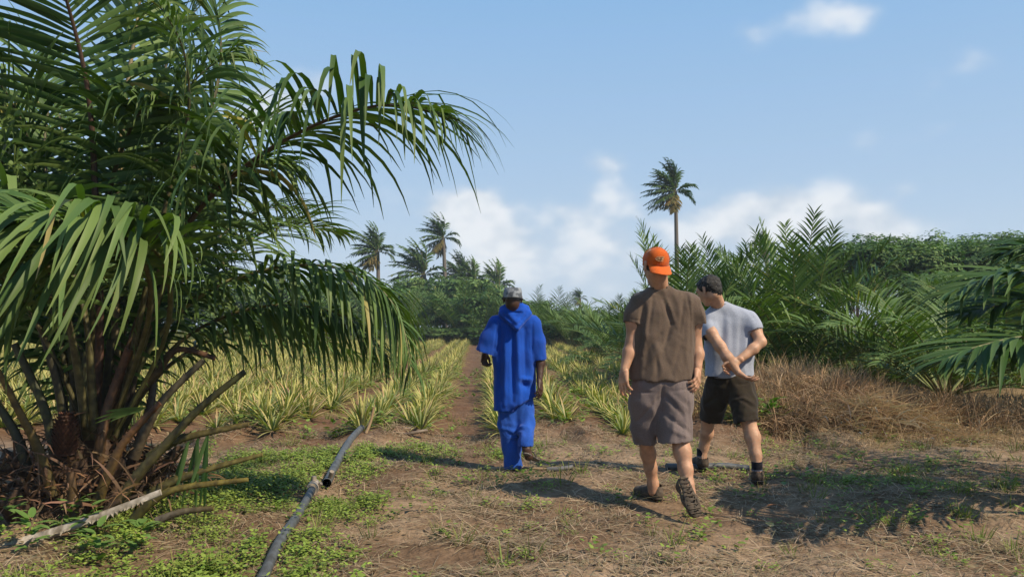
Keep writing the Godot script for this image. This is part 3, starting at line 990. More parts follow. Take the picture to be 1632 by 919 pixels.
func young_palm(at: Vector3, kit: Array, n: int, size: float, label: String, low := 0) -> void:
	var palm := thing("young_oil_palm", label, "palm tree", at, "young oil palms beyond the dry grass")
	for i in n:
		var f := part("frond", kit[low + (i * 7 + rng.randi() % 2) % (kit.size() - low)], M.leaf, palm)
		f.rotation.y = i * 2.399 + rnd(-0.3, 0.3)
		f.rotation.x = rnd(-0.1, 0.1)
		f.rotation.z = rnd(-0.08, 0.08)
		f.scale = Vector3.ONE * size * rnd(0.85, 1.1)
		f.position = Vector3(0, 0.15 * size, 0) + Vector3(sin(i * 2.399), 0, cos(i * 2.399)) * 0.1
	var mb := MB.new()
	mb.tube(PackedVector3Array([Vector3(0, -0.2, 0), Vector3(0, 0.1, 0), Vector3(0, 0.22 * size, 0)]), 0.30 * size, 0.10 * size, 9, Color(0.06, 0.04, 0.025), Color(0.06, 0.045, 0.025))
	part("trunk", mb.mesh(), M.bark, palm)

func young_palms() -> void:
	var kit := palm_kit(40, 4)
	var spec := [
		[1270, 13.2, 34, 0.92, "young oil palm with tall upright fronds, behind the dry grass and the pale-shirted man", 0],
		[1088, 16.0, 26, 0.98, "young oil palm whose crown shows behind the orange cap", 0],
		[1168, 18.0, 24, 1.04, "young oil palm between the two bare-legged men, under the tall lone palm", 1],
		[985, 24.0, 20, 0.86, "young oil palm at the field edge beside the shoulder of the man in brown", 2],
		[1502, 11.2, 26, 0.92, "young oil palm with hanging lower fronds behind the straw heap", 5],
		[1470, 16.5, 20, 0.80, "dark young oil palm under the leafy tree tops, behind the straw heap", 4],
		[1600, 15.0, 20, 0.85, "young oil palm beyond the one at the picture's edge", 3],
		[912, 44.0, 18, 0.95, "small young oil palm in the gap between the men in blue and brown", 3],
		[955, 38.0, 18, 0.85, "young oil palm further off in the gap between the men in blue and brown", 3],
		[884, 52.0, 18, 1.0, "young oil palm beside the head of the man in blue", 3],
		[1008, 30.0, 18, 0.85, "young oil palm behind the elbow of the man in brown", 2],
	]
	for s in spec:
		young_palm(on_ground(s[0], s[1]), kit, s[2], s[3], s[4], s[5])
	grove_palms(palm_kit(26, 3))

# ---------------------------------------------------------------- far palms in the wind
func grove_palms(kit: Array) -> void:
	for s in [[575, 60, 1.5, "behind the tip of the big palm's low frond"], [648, 56, 1.3, "in front of the low dark palm"], [690, 58, 1.5, "at the foot of the tall thin palm"], [735, 57, 1.6, "to one side of the tall thin palm's trunk"], [770, 56, 1.3, "before the small browned palm"], [845, 55, 1.5, "behind the hood of the man in blue"], [540, 62, 1.6, "half hidden by the big palm's low frond"], [880, 50, 1.2, "at the rows' far end beside the man in blue"], [440, 62, 1.6, "seen through the big palm's fronds"]]:
		young_palm(on_ground(s[0], s[1]), kit, 20, s[2], "bushy palm of the grove, " + s[3], 2)

func far_crown(n: int, long: float, sweep: float, dead: int) -> Array:
	var out := []
	for i in n + dead:
		var f := float(i) / n
		var dry := i >= n
		var lee := i % 7 == 6 and not dry                  # a few fronds stand on the windward side
		var az := -PI / 2 + rnd(-0.95, 0.95)
		var e := lerpf(1.65, -0.55, f) + rnd(-0.12, 0.12)
		var bend := lerpf(0.5, 1.3, f)
		var l := long * rnd(0.85, 1.08)
		if lee:
			az = PI / 2 + rnd(-0.6, 0.6)
			e = rnd(-0.1, 0.75)
			bend = 2.6
			l *= 0.72
		if dry:
			az = -PI / 2 + rnd(-1.9, 1.9)
			e = rnd(-1.15, -0.65)
			l *= 0.8
			bend = 0.5
		var pts := curve(grown(Vector3.ZERO, Vector3(sin(az), 0, cos(az)), e, l, bend, Vector3(-1.1, 0.0, 0.1) * sweep * (0.2 if lee else 1.0), 7), 9)
		var made := frond(pts, {"from": 0.1, "pairs": 30, "length": long * 0.27, "width": long * 0.045, "up": -0.1, "spray": 0.3, "forward": 0.7, "droop": 1.8, "light": 0.35, "segs": 3, "sides": 4, "r0": long * 0.015, "r1": long * 0.004, "kinks": 0.0, "keel": 0.1, "wind": Vector3(-1.2, 0, 0) * sweep, "stalk": Color(0.16, 0.14, 0.06)})
		var mb: MB = made[0]
		mb.merge(join(made[1]), Transform3D.IDENTITY, Color(2.2, 1.05, 1.2) if dry else Color(1, 1, 1))
		out.append(mb.mesh())
	return out

func far_palm(u: float, d: float, crown_v: float, kit: Array, size: float, turn: float, label: String, trunk_r: float, bend: float) -> void:
	var at := on_ground(u, d)
	var top := spot(u, crown_v, d) - at
	top.x = bend
	var palm := thing("tall_palm", label, "palm tree", at, "tall palms in the wind beyond the field")
	var mb := MB.new()
	mb.tube(curve([Vector3(0, -0.3, 0), Vector3(bend * 0.1, top.y * 0.35, 0), Vector3(bend * 0.5, top.y * 0.7, 0), top], 10), trunk_r * 1.3, trunk_r * 0.75, 9, Color(0.20, 0.18, 0.155), Color(0.24, 0.215, 0.185))
	part("trunk", mb.mesh(), M.bark, palm)
	for m in kit:
		var f := part("frond", m, M.soft_leaf, palm)
		f.position = top
		f.scale = Vector3.ONE * size
		f.rotation.y = turn
	palm.position.y -= 0.1

func far_palms() -> void:
	var a := far_crown(26, 3.5, 1.0, 5)
	var b := far_crown(23, 3.4, 1.1, 7)
	var c := far_crown(25, 3.3, 0.8, 3)
	far_palm(1080, 66, 304, a, 0.86, 0.0, "tall lone palm with a bare grey trunk, rising above the orange cap", 0.19, -0.05)
	far_palm(710, 80, 378, b, 0.86, 0.1, "tall thin palm with a bare pale trunk standing against the white cloud", 0.22, -0.25)
	far_palm(603, 72, 400, a, 0.85, -0.15, "wind-blown palm whose crown shows past the tip of the big palm's low frond", 0.2, -0.1)
	far_palm(676, 74, 436, b, 1.12, -0.1, "low dark palm at the foot of the tall thin palm", 0.24, 0.0)
	far_palm(757, 82, 446, c, 0.82, 0.2, "small browned palm beside the tall thin palm, towards the man in blue", 0.2, 0.0)
	far_palm(796, 86, 456, c, 0.98, -0.1, "small palm just behind the cap of the man in blue", 0.2, 0.0)
	far_palm(738, 90, 446, a, 1.05, 0.3, "bushy palm crown right behind the tall thin palm's trunk", 0.22, 0.0)
	far_palm(925, 110, 474, b, 0.5, 0.0, "tiny far palm on the skyline between the men in blue and brown", 0.16, 0.0)
	far_palm(1224, 74, 392, c, 0.55, 0.15, "dark palm top peeping out behind the upright fronds near the man in the pale shirt", 0.2, 0.0)
	far_palm(560, 88, 452, c, 0.8, 0.0, "low palm half hidden behind the big palm's drooping frond", 0.22, 0.0)
	far_palm(452, 95, 440, b, 0.75, 0.1, "faint far palm seen through the big palm's fronds", 0.2, 0.0)
	far_palm(640, 92, 478, a, 0.75, -0.3, "short palm in the grove under the low dark palm", 0.22, 0.0)

# ---------------------------------------------------------------- broad-leaved trees and bushes
func leaf_cloud(clumps: int, per: int, size: Vector3, leaf: float, light: float, hollow: float) -> ArrayMesh:
	var mb := MB.new()
	for i in clumps:
		var dir := Vector3(rnd(-1, 1), rnd(-0.75, 1), rnd(-1, 1)).normalized()
		var at := dir * size * rnd(hollow, 1.0)
		var tone := leaf_tone(light)
		var r := size.length() * rnd(0.12, 0.22)
		for j in per:
			var q := Vector3(rnd(-1, 1), rnd(-0.8, 1), rnd(-1, 1))
			var p := at + q * r * Vector3(1, 0.75, 1)
			var face := (q + dir * 0.4 + Vector3(0, 0.7, 0)).normalized()
			var s := face.cross(Vector3(rnd(-1, 1), rnd(-1, 1), rnd(-1, 1))).normalized()
			var t := s.cross(face)
			var l := leaf * rnd(0.6, 1.25)
			var col := jitter(tone, 0.2)
			var k := mb.v.size()
			mb.v.append(p); mb.v.append(p + t * l * 0.5 + s * l * 0.3); mb.v.append(p + t * l - face * l * 0.15); mb.v.append(p + t * l * 0.5 - s * l * 0.3)
			for e in 4:
				mb.n.append(face)
				mb.c.append(col)
			if (mb.v[k + 2] - mb.v[k]).cross(mb.v[k + 1] - mb.v[k]).dot(face) > 0.0:
				mb.t.append_array(PackedInt32Array([k, k + 1, k + 2, k, k + 2, k + 3]))
			else:
				mb.t.append_array(PackedInt32Array([k, k + 2, k + 1, k, k + 3, k + 2]))
	return mb.mesh()

func limbs(tall: float, spread: float, r: float) -> ArrayMesh:
	var mb := MB.new()
	var c := Color(0.17, 0.14, 0.11)
	mb.tube(curve([Vector3(0, -0.3, 0), Vector3(rnd(-0.1, 0.1), tall * 0.3, rnd(-0.1, 0.1)), Vector3(rnd(-0.2, 0.2), tall * 0.6, 0), Vector3(rnd(-0.2, 0.2), tall, 0)], 8), r, r * 0.35, 7, c, c)
	for i in 7:
		var a := i * 2.4
		var y := tall * rnd(0.35, 0.75)
		mb.tube(curve([Vector3(0, y, 0), Vector3(sin(a) * spread * 0.4, y + tall * 0.15, cos(a) * spread * 0.4), Vector3(sin(a) * spread * 0.85, y + tall * rnd(0.15, 0.35), cos(a) * spread * 0.85)], 5), r * 0.45, r * 0.12, 5, c, c)
	return mb.mesh()

func broad_tree(at: Vector3, tall: float, wide: float, crown: Mesh, wood: Mesh, turn: float, called: String, label: String, category: String, group: String, high := 0.62) -> void:
	var o := thing(called, label, category, at, group)
	o.rotation.y = turn
	var t := part("trunk", wood, M.bark, o)
	t.scale = Vector3(wide, tall, wide)
	var c := part("crown", crown, M.soft_leaf, o)
	c.position = Vector3(0, tall * high, 0)
	c.scale = Vector3(wide, tall * (1.04 - high), wide)

func trees_and_bushes() -> void:
	var crowns := []
	for i in 4:
		crowns.append(leaf_cloud(110, 80, Vector3.ONE, 0.115, 0.55 + 0.12 * i, 0.3))
	var bushes := []
	for i in 4:
		bushes.append(leaf_cloud(70, 55, Vector3.ONE, 0.17, 0.3 + 0.13 * i, 0.25))
	var wood := [limbs(0.8, 0.7, 0.05), limbs(0.8, 0.7, 0.04)]
	var words := ["low", "rounded", "ragged", "pale green", "dark", "spreading", "narrow", "leafy", "bright green", "dull green", "squat", "wide"]
	var k := 0
	# leafy trees on the rise behind the dry grass
	for a in [[1362, 33, 392], [1405, 37, 377], [1450, 34, 389], [1497, 38, 376], [1540, 35, 392], [1585, 39, 374], [1640, 36, 385], [1690, 37, 380], [1330, 40, 398], [1740, 36, 384]]:
		var at := on_ground(a[0], a[1])
		var tall: float = spot(a[0], a[2], a[1]).y - at.y
		broad_tree(at, tall, rnd(1.7, 2.1), crowns[k % 4], wood[k % 2], k * 1.3, "leafy_tree", "%s leafy tree on the skyline, %s in line from the upright young palm" % [words[k % 12], ["second", "third", "fourth", "fifth", "sixth", "seventh", "eighth", "ninth", "first", "tenth"][k]], "tree", "leafy trees on the skyline", 0.76)
		k += 1
	# lower scrub in front of them
	for a in [[1480, 29, 425], [1530, 27, 430], [1590, 28, 425], [1650, 26, 430]]:
		var at := on_ground(a[0], a[1])
		var tall: float = spot(a[0], a[2], a[1]).y - at.y
		broad_tree(at, tall, rnd(1.2, 1.5), bushes[k % 4], wood[k % 2], k * 1.7, "scrub_bush", "%s bush in the scrub below the skyline trees, behind the dry grass bank" % words[k % 12], "bush", "scrub below the leafy trees")
		k += 1
	# the grove at the end of the field
	var row := 0
	for a in [[520, 66, 462], [548, 70, 450], [578, 64, 474], [606, 70, 448], [632, 62, 452], [652, 70, 436], [676, 60, 466], [700, 66, 440], [722, 58, 470], [742, 64, 438], [764, 57, 466], [786, 62, 450], [812, 57, 478], [838, 60, 474], [866, 58, 496], [892, 54, 492], [655, 56, 520], [700, 55, 522], [750, 55, 520], [800, 54, 524], [590, 58, 516], [840, 52, 522], [885, 46, 512]]:
		var at := on_ground(a[0], a[1])
		var tall: float = spot(a[0], a[2], a[1]).y - at.y
		broad_tree(at, tall, rnd(1.5, 2.3) * (0.8 if a[2] > 505 else 1.0), bushes[k % 4], wood[k % 2], k * 1.7, "grove_bush", "%s %s bush in the grove at the end of the field" % [words[row % 12], ["taller", "middle", "front"][row / 8]], "bush", "bushes of the grove at the end of the field")
		k += 1
		row += 1
	# the wood behind the big palm
	for i in 22:
		var u := -60.0 + i * 27.0
		var d := rnd(60, 78)
		var at := on_ground(u, d)
		var tall: float = spot(u, rnd(440, 476), d).y - at.y
		broad_tree(at, tall, rnd(2.0, 2.7), crowns[k % 4] if i % 2 else bushes[k % 4], wood[k % 2], k * 1.1, "wood_tree", "%s tree of the dark wood behind the big palm, %s" % [words[k % 12], "seen through its stalks" if i < 11 else "seen through its low frond"], "tree", "trees of the wood behind the big palm")
		k += 1
	# low green bushes between the field and the young palms
	for a in [[880, 53, 520], [905, 48, 518], [945, 33, 532], [990, 27, 524], [960, 44, 500], [920, 50, 492], [1010, 36, 495], [890, 54, 496], [1040, 30, 500], [1330, 17, 540], [1090, 26, 505], [1150, 24, 505]]:
		var at := on_ground(a[0], a[1])
		var tall: float = spot(a[0], a[2], a[1]).y - at.y
		broad_tree(at, maxf(tall, 0.5), clampf(tall * 0.8, 0.6, 2.0), bushes[k % 4], wood[k % 2], k * 1.3, "field_bush", "%s bush where the pineapple rows meet the young oil palms" % words[k % 12], "bush", "bushes at the field edge")
		k += 1
	# thin pale stems among the scrub
	var us := []
	for i in 26:
		us.append(rnd(1325, 1425))
	us.sort()
	for i in 26:
		var u: float = us[i]
		var d := rnd(19, 25)
		var at := on_ground(u, d)
		var mb := MB.new()
		var tall := rnd(1.2, 2.3)
		mb.tube(curve([Vector3(0, -0.1, 0), Vector3(rnd(-0.1, 0.1), tall * 0.5, 0), Vector3(rnd(-0.25, 0.25), tall, rnd(-0.2, 0.2))], 6), 0.018, 0.008, 5, Color(0.22, 0.17, 0.12), Color(0.20, 0.15, 0.10))
		for j in 5:
			var y := tall * rnd(0.4, 0.95)
			mb.tube(PackedVector3Array([Vector3(0, y, 0), Vector3(rnd(-0.3, 0.3), y + 0.25, rnd(-0.3, 0.3))]), 0.009, 0.004, 4, Color(0.2, 0.15, 0.1), Color(0.2, 0.15, 0.1))
		var o := MeshInstance3D.new()
		o.mesh = mb.mesh()
		o.material_override = M.bark
		o.name = numbered("bare_sapling")
		add_child(o)
		o.position = at
		tag(o, "thin bare sapling in the scrub, %s from the upright young palm" % ordinal(i), "sapling", "bare saplings in the scrub")

# ---------------------------------------------------------------- pineapples
func pineapple_mesh(leaves: int, segs: int) -> ArrayMesh:
	return join(pineapple_leaves(leaves, segs)).mesh()

func pineapple_leaves(leaves: int, segs: int) -> Array:
	var all := []
	for i in leaves:
		var f := float(i) / leaves
		var az := i * 2.399 + rnd(-0.3, 0.3)
		var e := lerpf(0.10, 1.36, pow(f, 0.85)) + rnd(-0.22, 0.22)
		var out := Vector3(sin(az), 0, cos(az))
		var dir := out * cos(e) + Vector3.UP * sin(e)
		var pick := rng.randf()
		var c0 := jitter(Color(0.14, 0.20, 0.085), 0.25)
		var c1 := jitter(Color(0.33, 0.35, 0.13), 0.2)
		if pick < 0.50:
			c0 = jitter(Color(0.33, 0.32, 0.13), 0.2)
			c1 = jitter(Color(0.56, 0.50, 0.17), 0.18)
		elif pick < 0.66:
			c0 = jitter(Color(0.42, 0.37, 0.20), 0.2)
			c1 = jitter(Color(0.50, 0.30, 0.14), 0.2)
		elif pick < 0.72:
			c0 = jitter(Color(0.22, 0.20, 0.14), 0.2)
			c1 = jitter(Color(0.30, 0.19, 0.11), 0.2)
		var mb := MB.new()
		all.append(mb)
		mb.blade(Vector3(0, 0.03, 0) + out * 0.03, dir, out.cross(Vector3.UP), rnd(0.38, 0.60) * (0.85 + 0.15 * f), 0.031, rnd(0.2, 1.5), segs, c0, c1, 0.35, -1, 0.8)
	return all

func pineapples() -> void:
	var kinds := []
	for i in 5:
		kinds.append(pineapple_mesh(44, 5))
	var leaf_sets := []
	for i in 3:
		var one := []
		for b in pineapple_leaves(40, 6):
			one.append(b.mesh())
		leaf_sets.append(one)
	var rest_mesh := pineapple_mesh(30, 3)
	var near := []
	var rest := []
	var ranks := [[-0.68, "first row from the bare furrow on the big palm's side"], [-1.30, "second row from the bare furrow on the big palm's side"]]
	var rows := []
	var walkers := [0.28, 0.80, 1.42, 1.88, 2.65, 3.10]
	for i in 6:
		rows.append([walkers[i], i / 2, i % 2])
	for bed in range(-26, 0):
		rows.append([0.7 + bed * 1.7 - 0.30, bed, 0])
		rows.append([0.7 + bed * 1.7 + 0.30, bed, 1])
		if bed < -1:
			rows.append([0.7 + bed * 1.7 + rnd(-0.05, 0.05), bed, 2])
	for r in rows:
		var d := 8.85 + rnd(0.0, 0.4)
		var nth := 0
		while d < 55.0:
			var x: float = row_x(r[0], d) + rnd(-0.10, 0.10) * (1.0 if r[1] >= -1 else 2.0)
			var u := 816.0 + FOCAL * x / d
			if u > -80 and rng.randf() > 0.06:
				nth += 1
				near.append([d + maxf(0.0, absf(x) - 3.0) * 0.8, x, d, r[1], r[2], nth])
			d += rnd(0.24, 0.38) * (1.0 if d < 30 else 1.25)
	near.sort_custom(func(a, b): return a[0] < b[0])
	var proto := {}
	for i in near.size():
		var q: Array = near[i]
		var x: float = q[1]
		var d: float = q[2]
		var s := rnd(0.62, 0.98)
		var tr := Transform3D(Basis(Vector3.UP, rnd(0, TAU)).scaled(Vector3(s, s * rnd(0.70, 0.95), s)), Vector3(x, gh(x, -d) - 0.01, -d))
		if i < 300:
			var o: Node3D
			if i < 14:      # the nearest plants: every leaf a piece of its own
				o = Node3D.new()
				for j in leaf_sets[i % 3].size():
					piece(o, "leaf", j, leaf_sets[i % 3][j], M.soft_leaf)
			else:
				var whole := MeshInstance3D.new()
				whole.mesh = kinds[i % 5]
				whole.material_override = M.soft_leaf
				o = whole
			o.name = numbered("pineapple_plant")
			add_child(o)
			o.transform = tr
			var bed: int = q[3]
			var where := ""
			if bed == 0:
				where = "bed behind the man in blue"
			elif bed > 0:
				where = "%s bed beyond the man in blue" % ordinal(bed - 1)
			else:
				where = "%s bed towards the big palm" % ordinal(-bed - 1)
			tag(o, "striped pineapple, %s from the near end, %s line, %s" % [ordinal(q[5] - 1), "middle" if q[4] == 2 else "inner" if (q[4] == 1) == (bed < 0) else "outer", where], "pineapple plant", "pineapple plants in the near part of the field")
		else:
			rest.append(tr)
	var tints := []
	for i in rest.size():
		tints.append(Color(1, 1, 1) * rnd(0.85, 1.1))
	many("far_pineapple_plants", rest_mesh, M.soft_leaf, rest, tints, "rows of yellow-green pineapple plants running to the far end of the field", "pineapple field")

# ---------------------------------------------------------------- ground cover
func weed_mesh(leaves: int, spread: float, tall: float, size: float, light: float) -> ArrayMesh:
	var mb := MB.new()
	for i in leaves:
		var a := rnd(0, TAU)
		var r := spread * sqrt(rng.randf())
		var y := tall * rnd(0.25, 1.0) * (1.0 - 0.4 * r / spread)
		var p := Vector3(cos(a) * r, y, sin(a) * r)
		var tone := jitter(Color(0.10, 0.18, 0.03).lerp(Color(0.29, 0.37, 0.08), clampf(light + rnd(-0.3, 0.3), 0, 1)), 0.15)
		var b := rnd(0, TAU)
		var dir := Vector3(cos(b), rnd(-0.2, 0.6), sin(b))
		var side := dir.cross(Vector3(rnd(-0.3, 0.3), 1, rnd(-0.3, 0.3)))
		mb.ribbon(p, dir, side, size * rnd(0.7, 1.3), size * 0.75, 0.6, 2, tone, tone * 1.05)
		if i % 3 == 0:
			mb.ribbon(Vector3(p.x * 0.3, -0.01, p.z * 0.3), p - Vector3(p.x * 0.3, 0, p.z * 0.3), Vector3(1, 0, 0), p.length(), 0.005, 0.0, 1, Color(0.12, 0.14, 0.04), Color(0.12, 0.16, 0.04))
	return mb.mesh()

func grass_mesh(blades: int, spread: float, tall: float, wide: float, c0: Color, c1: Color, lean: float, droop: float, segs := 4) -> ArrayMesh:
	var mb := MB.new()
	for i in blades:
		var a := rnd(0, TAU)
		var r := spread * sqrt(rng.randf())
		var out := Vector3(cos(a), 0, sin(a))
		var dir := (out * rnd(0.0, lean) + Vector3(rnd(-0.3, 0.3), 1, rnd(-0.3, 0.3))).normalized()
		mb.ribbon(out * r, dir, Vector3(rnd(-1, 1), 0, rnd(-1, 1)), tall * rnd(0.5, 1.1), wide * rnd(0.6, 1.2), droop * rnd(0.4, 1.5), segs, jitter(c0, 0.25), jitter(c1, 0.25))
	return mb.mesh()

func litter_mesh(n: int, spread: float) -> ArrayMesh:   # a handful of straw, curled leaf bits and crumbs of soil
	var mb := MB.new()
	for i in n:
		var p := Vector3(rnd(-1, 1) * spread, rnd(0.002, 0.012), rnd(-1, 1) * spread)
		var a := rnd(0, TAU)
		var dir := Vector3(cos(a), rnd(-0.1, 0.35), sin(a))
		var side := Vector3(-sin(a), rnd(-0.5, 0.5), cos(a))
		var pick := rng.randf()
		if pick < 0.72:
			var c := jitter(Color(0.36, 0.28, 0.18), 0.3)
			mb.ribbon(p, dir, side, rnd(0.04, 0.17), rnd(0.002, 0.005), rnd(0.3, 1.0), 3, c, c)
		elif pick < 0.93:
			var c := jitter(Color(0.25, 0.175, 0.11), 0.4)
			mb.ribbon(p, dir, side, rnd(0.02, 0.05), rnd(0.008, 0.02), rnd(-1.0, 1.5), 3, c, c)
		else:
			var c := jitter(Color(0.25, 0.17, 0.11), 0.2)
			var s := rnd(0.008, 0.022)
			var q := [p + Vector3(s, 0, 0), p + Vector3(0, 0, s), p - Vector3(s, 0, 0), p - Vector3(0, 0, s)]
			var top := p + Vector3(rnd(-0.3, 0.3) * s, s * 1.1, rnd(-0.3, 0.3) * s)
			for j in 4:
				mb.tri(q[j], q[(j + 1) % 4], top, c)
	return mb.mesh()

func scatter(n: int, x0: float, x1: float, d0: float, d1: float, chance: Callable, s0: float, s1: float, sink := 0.005) -> Array:
	var out := []
	for i in n:
		var x := rnd(x0, x1)
		var d := rnd(d0, d1)
		if rng.randf() > chance.call(x, d):
			continue
		var s := rnd(s0, s1)
		var e := 0.06
		var up := Vector3(gh(x - e, -d) - gh(x + e, -d), 2.0 * e, gh(x, -d - e) - gh(x, -d + e)).normalized()
		var bs := Basis(Quaternion(Vector3.UP, up)) * Basis(Vector3.UP, rnd(0, TAU))
		out.append(Transform3D(bs.scaled(Vector3.ONE * s), Vector3(x, gh(x, -d) - sink, -d)))
	return out

func tints(n: int, lo: float, hi: float) -> Array:
	var out := []
	for i in n:
		out.append(Color(1, 1, 1) * rnd(lo, hi))
	return out

func ground_cover() -> void:
	var w := scatter(15000, -4.2, 5.2, 3.3, 8.6, func(x, d): return lush(x, d) * (0.2 if x > 1.8 else 1.0) if lush(x, d) > 0.28 else 0.02, 0.6, 1.35)
	many("clover_weeds", weed_mesh(34, 0.085, 0.075, 0.020, 0.65), M.soft_leaf, w, tints(w.size(), 0.75, 1.15), "mat of low bright green weeds on both sides of the grey pipe", "weeds")
	w = scatter(5200, -4.2, 5.4, 3.3, 9.2, func(x, d): return clampf(lush(x, d) * 0.35, 0, 1), 0.5, 1.2)
	many("broad_weeds", weed_mesh(16, 0.08, 0.12, 0.04, 0.4), M.soft_leaf, w, tints(w.size(), 0.7, 1.1), "broader darker green weeds among the low ones by the pipe and the furrows", "weeds")
	w = scatter(2600, -4.2, 6.0, 3.3, 12.0, func(x, d): return clampf(lush(x, d) * 0.5 + 0.06 + (0.15 if x > 2.0 else 0.0), 0, 1), 0.4, 1.2)
	many("grass_tufts", grass_mesh(16, 0.05, 0.14, 0.006, Color(0.11, 0.15, 0.035), Color(0.22, 0.24, 0.07), 0.9, 1.2), M.soft_leaf, w, tints(w.size(), 0.75, 1.2), "small green grass tufts scattered over the bare track", "grass")
	w = scatter(1500, -6.0, 5.0, 8.6, 22.0, func(x, d): return in_field(x, d) * clampf(0.5 + 1.2 * n_patch.get_noise_2d(x, d), 0, 1) * 0.7, 0.8, 1.7)
	many("furrow_weeds", weed_mesh(18, 0.10, 0.14, 0.05, 0.25), M.soft_leaf, w, tints(w.size(), 0.7, 1.1), "green weeds in the furrows between the pineapple rows", "weeds")
	w = scatter(9000, -4.2, 5.6, 3.3, 9.4, func(x, d): return clampf(0.48 + 1.8 * n_patch.get_noise_2d(x * 1.4 + 30.0, d * 1.4), 0.05, 1.0) * (0.35 if lush(x, d) > 0.7 else 1.0), 0.7, 1.3, 0.0)
	many("straw_litter", litter_mesh(16, 0.13), M.straw, w, tints(w.size(), 0.5, 1.05), "straw bits, dry leaf scraps and soil crumbs strewn over the track", "plant litter")
	# the dry grass on the bank
	var bank := func(x, d): return (0.25 * exp(-pow((x - 6.1) / 1.1, 4.0) - pow((d - 10.4) / 0.8, 4.0)) + exp(-pow((x - 3.7) / 1.35, 4.0) - pow((d - 10.4) / 1.2, 4.0))) * clampf(0.65 + 1.6 * n_patch.get_noise_2d(x * 2.2 + 9.0, d * 2.2), 0.08, 1.0)
	w = scatter(4400, 1.9, 7.4, 8.6, 12.4, bank, 0.55, 1.3, 0.02)
	many("dry_grass", grass_mesh(40, 0.18, 0.46, 0.008, Color(0.25, 0.15, 0.08), Color(0.47, 0.335, 0.20), 1.4, 1.8, 5), M.straw, w, tints(w.size(), 0.5, 1.35), "brown dry grass standing on the bank in front of the young oil palms", "dry grass")
	w = scatter(700, 3.0, 7.6, 7.6, 12.5, func(x, d): return exp(-pow((x - 5.2) / 2.0, 4.0) - pow((d - 9.6) / 2.0, 4.0)) * 0.6, 0.6, 1.1, 0.01)
	many("flattened_dry_grass", grass_mesh(26, 0.2, 0.30, 0.006, Color(0.30, 0.20, 0.11), Color(0.44, 0.32, 0.19), 3.0, 1.5, 4), M.straw, w, tints(w.size(), 0.75, 1.15), "thin flattened dry grass past the straw heap", "dry grass")
	# cut straw lying in a heap
	var mb := MB.new()
	var heap := on_ground(1400, 8.95)
	for i in 560:
		var q := Vector3(rng.randfn() * 0.50, 0, rng.randfn() * 0.26)
		var y := 0.36 * exp(-q.x * q.x / 0.55 - q.z * q.z / 0.1)
		var a := rng.randfn() * 0.8 + 0.25
		var c := jitter(Color(0.56, 0.47, 0.33), 0.25)
		q.y = y * rnd(0.3, 1.0) + gh(heap.x + q.x, heap.z + q.z) - heap.y
		mb.ribbon(q, Vector3(cos(a) * (1 if i % 2 else -1), rnd(-0.1, 0.75), sin(a)), Vector3(0, 0.7, 1), rnd(0.2, 0.6), rnd(0.012, 0.024), rnd(0.4, 1.4), 4, c, c * 0.9)
	var o := MeshInstance3D.new()
	o.mesh = mb.mesh()
	o.material_override = M.straw
	o.name = numbered("straw_heap")
	add_child(o)
	o.position = heap
	tag(o, "heap of pale cut straw lying at the foot of the dry grass bank", "straw heap", "", "stuff")
	# dry tufts at the field edge
	var tuft := grass_mesh(420, 0.9, 0.85, 0.012, Color(0.22, 0.16, 0.08), Color(0.36, 0.27, 0.15), 1.0, 1.2, 4)
	var k := 0
	for a in [[962, 32.0, "brownish dry grass tuft beside the pineapple rows, behind the man in brown's elbow"], [908, 45.0, "dry grass tuft in the gap between the men in blue and brown"], [1010, 24.0, "dry grass tuft partly hidden by the man in brown"]]:
		o = MeshInstance3D.new()
		o.mesh = tuft
		o.material_override = M.straw
		o.name = numbered("dry_grass_tuft")
		add_child(o)
		o.position = on_ground(a[0], a[1])
		o.rotation.y = k * 1.7
		k += 1
		tag(o, a[2], "dry grass tuft")
	w = scatter(2600, 1.5, 9.0, 13.0, 34.0, func(x, d): return smoothstep(3.5, 4.0, row_of(x, d)) * 0.8, 0.8, 1.6)
	many("rough_grass", grass_mesh(34, 0.25, 0.42, 0.012, Color(0.10, 0.13, 0.035), Color(0.25, 0.24, 0.08), 0.8, 1.2), M.soft_leaf, w, tints(w.size(), 0.7, 1.15), "rough green and yellow grass between the pineapples and the young oil palms", "grass")
	w = scatter(2600, -45.0, 6.0, 54.5, 64.0, func(x, d): return 0.9, 1.0, 2.0)
	many("field_end_grass", grass_mesh(30, 0.5, 0.55, 0.04, Color(0.09, 0.12, 0.035), Color(0.2, 0.2, 0.07), 0.8, 1.2, 3), M.soft_leaf, w, tints(w.size(), 0.7, 1.1), "long grass at the far end of the pineapple field", "grass")
	# broad leaves beside the bank
	var sagging := scatter(900, 2.6, 5.0, 8.9, 9.9, func(x, d): return exp(-pow((x - 3.6) / 1.0, 4.0)) * clampf(0.6 + 1.5 * n_patch.get_noise_2d(x * 2.0, d * 2.0 + 5.0), 0.05, 1.0), 0.6, 1.1, 0.02)
	many("sagging_dry_grass", grass_mesh(26, 0.16, 0.5, 0.008, Color(0.15, 0.085, 0.045), Color(0.40, 0.28, 0.165), 2.2, 3.2, 6), M.straw, sagging, tints(sagging.size(), 0.5, 1.2), "darker dry grass sagging over the front of the bank, above the hollow", "dry grass")
	var plant := thing("broad_leaf_plant", "plant with broad bright green leaves at the dry grass edge, by the pale-shirted man", "plant", on_ground(1222, 9.1))
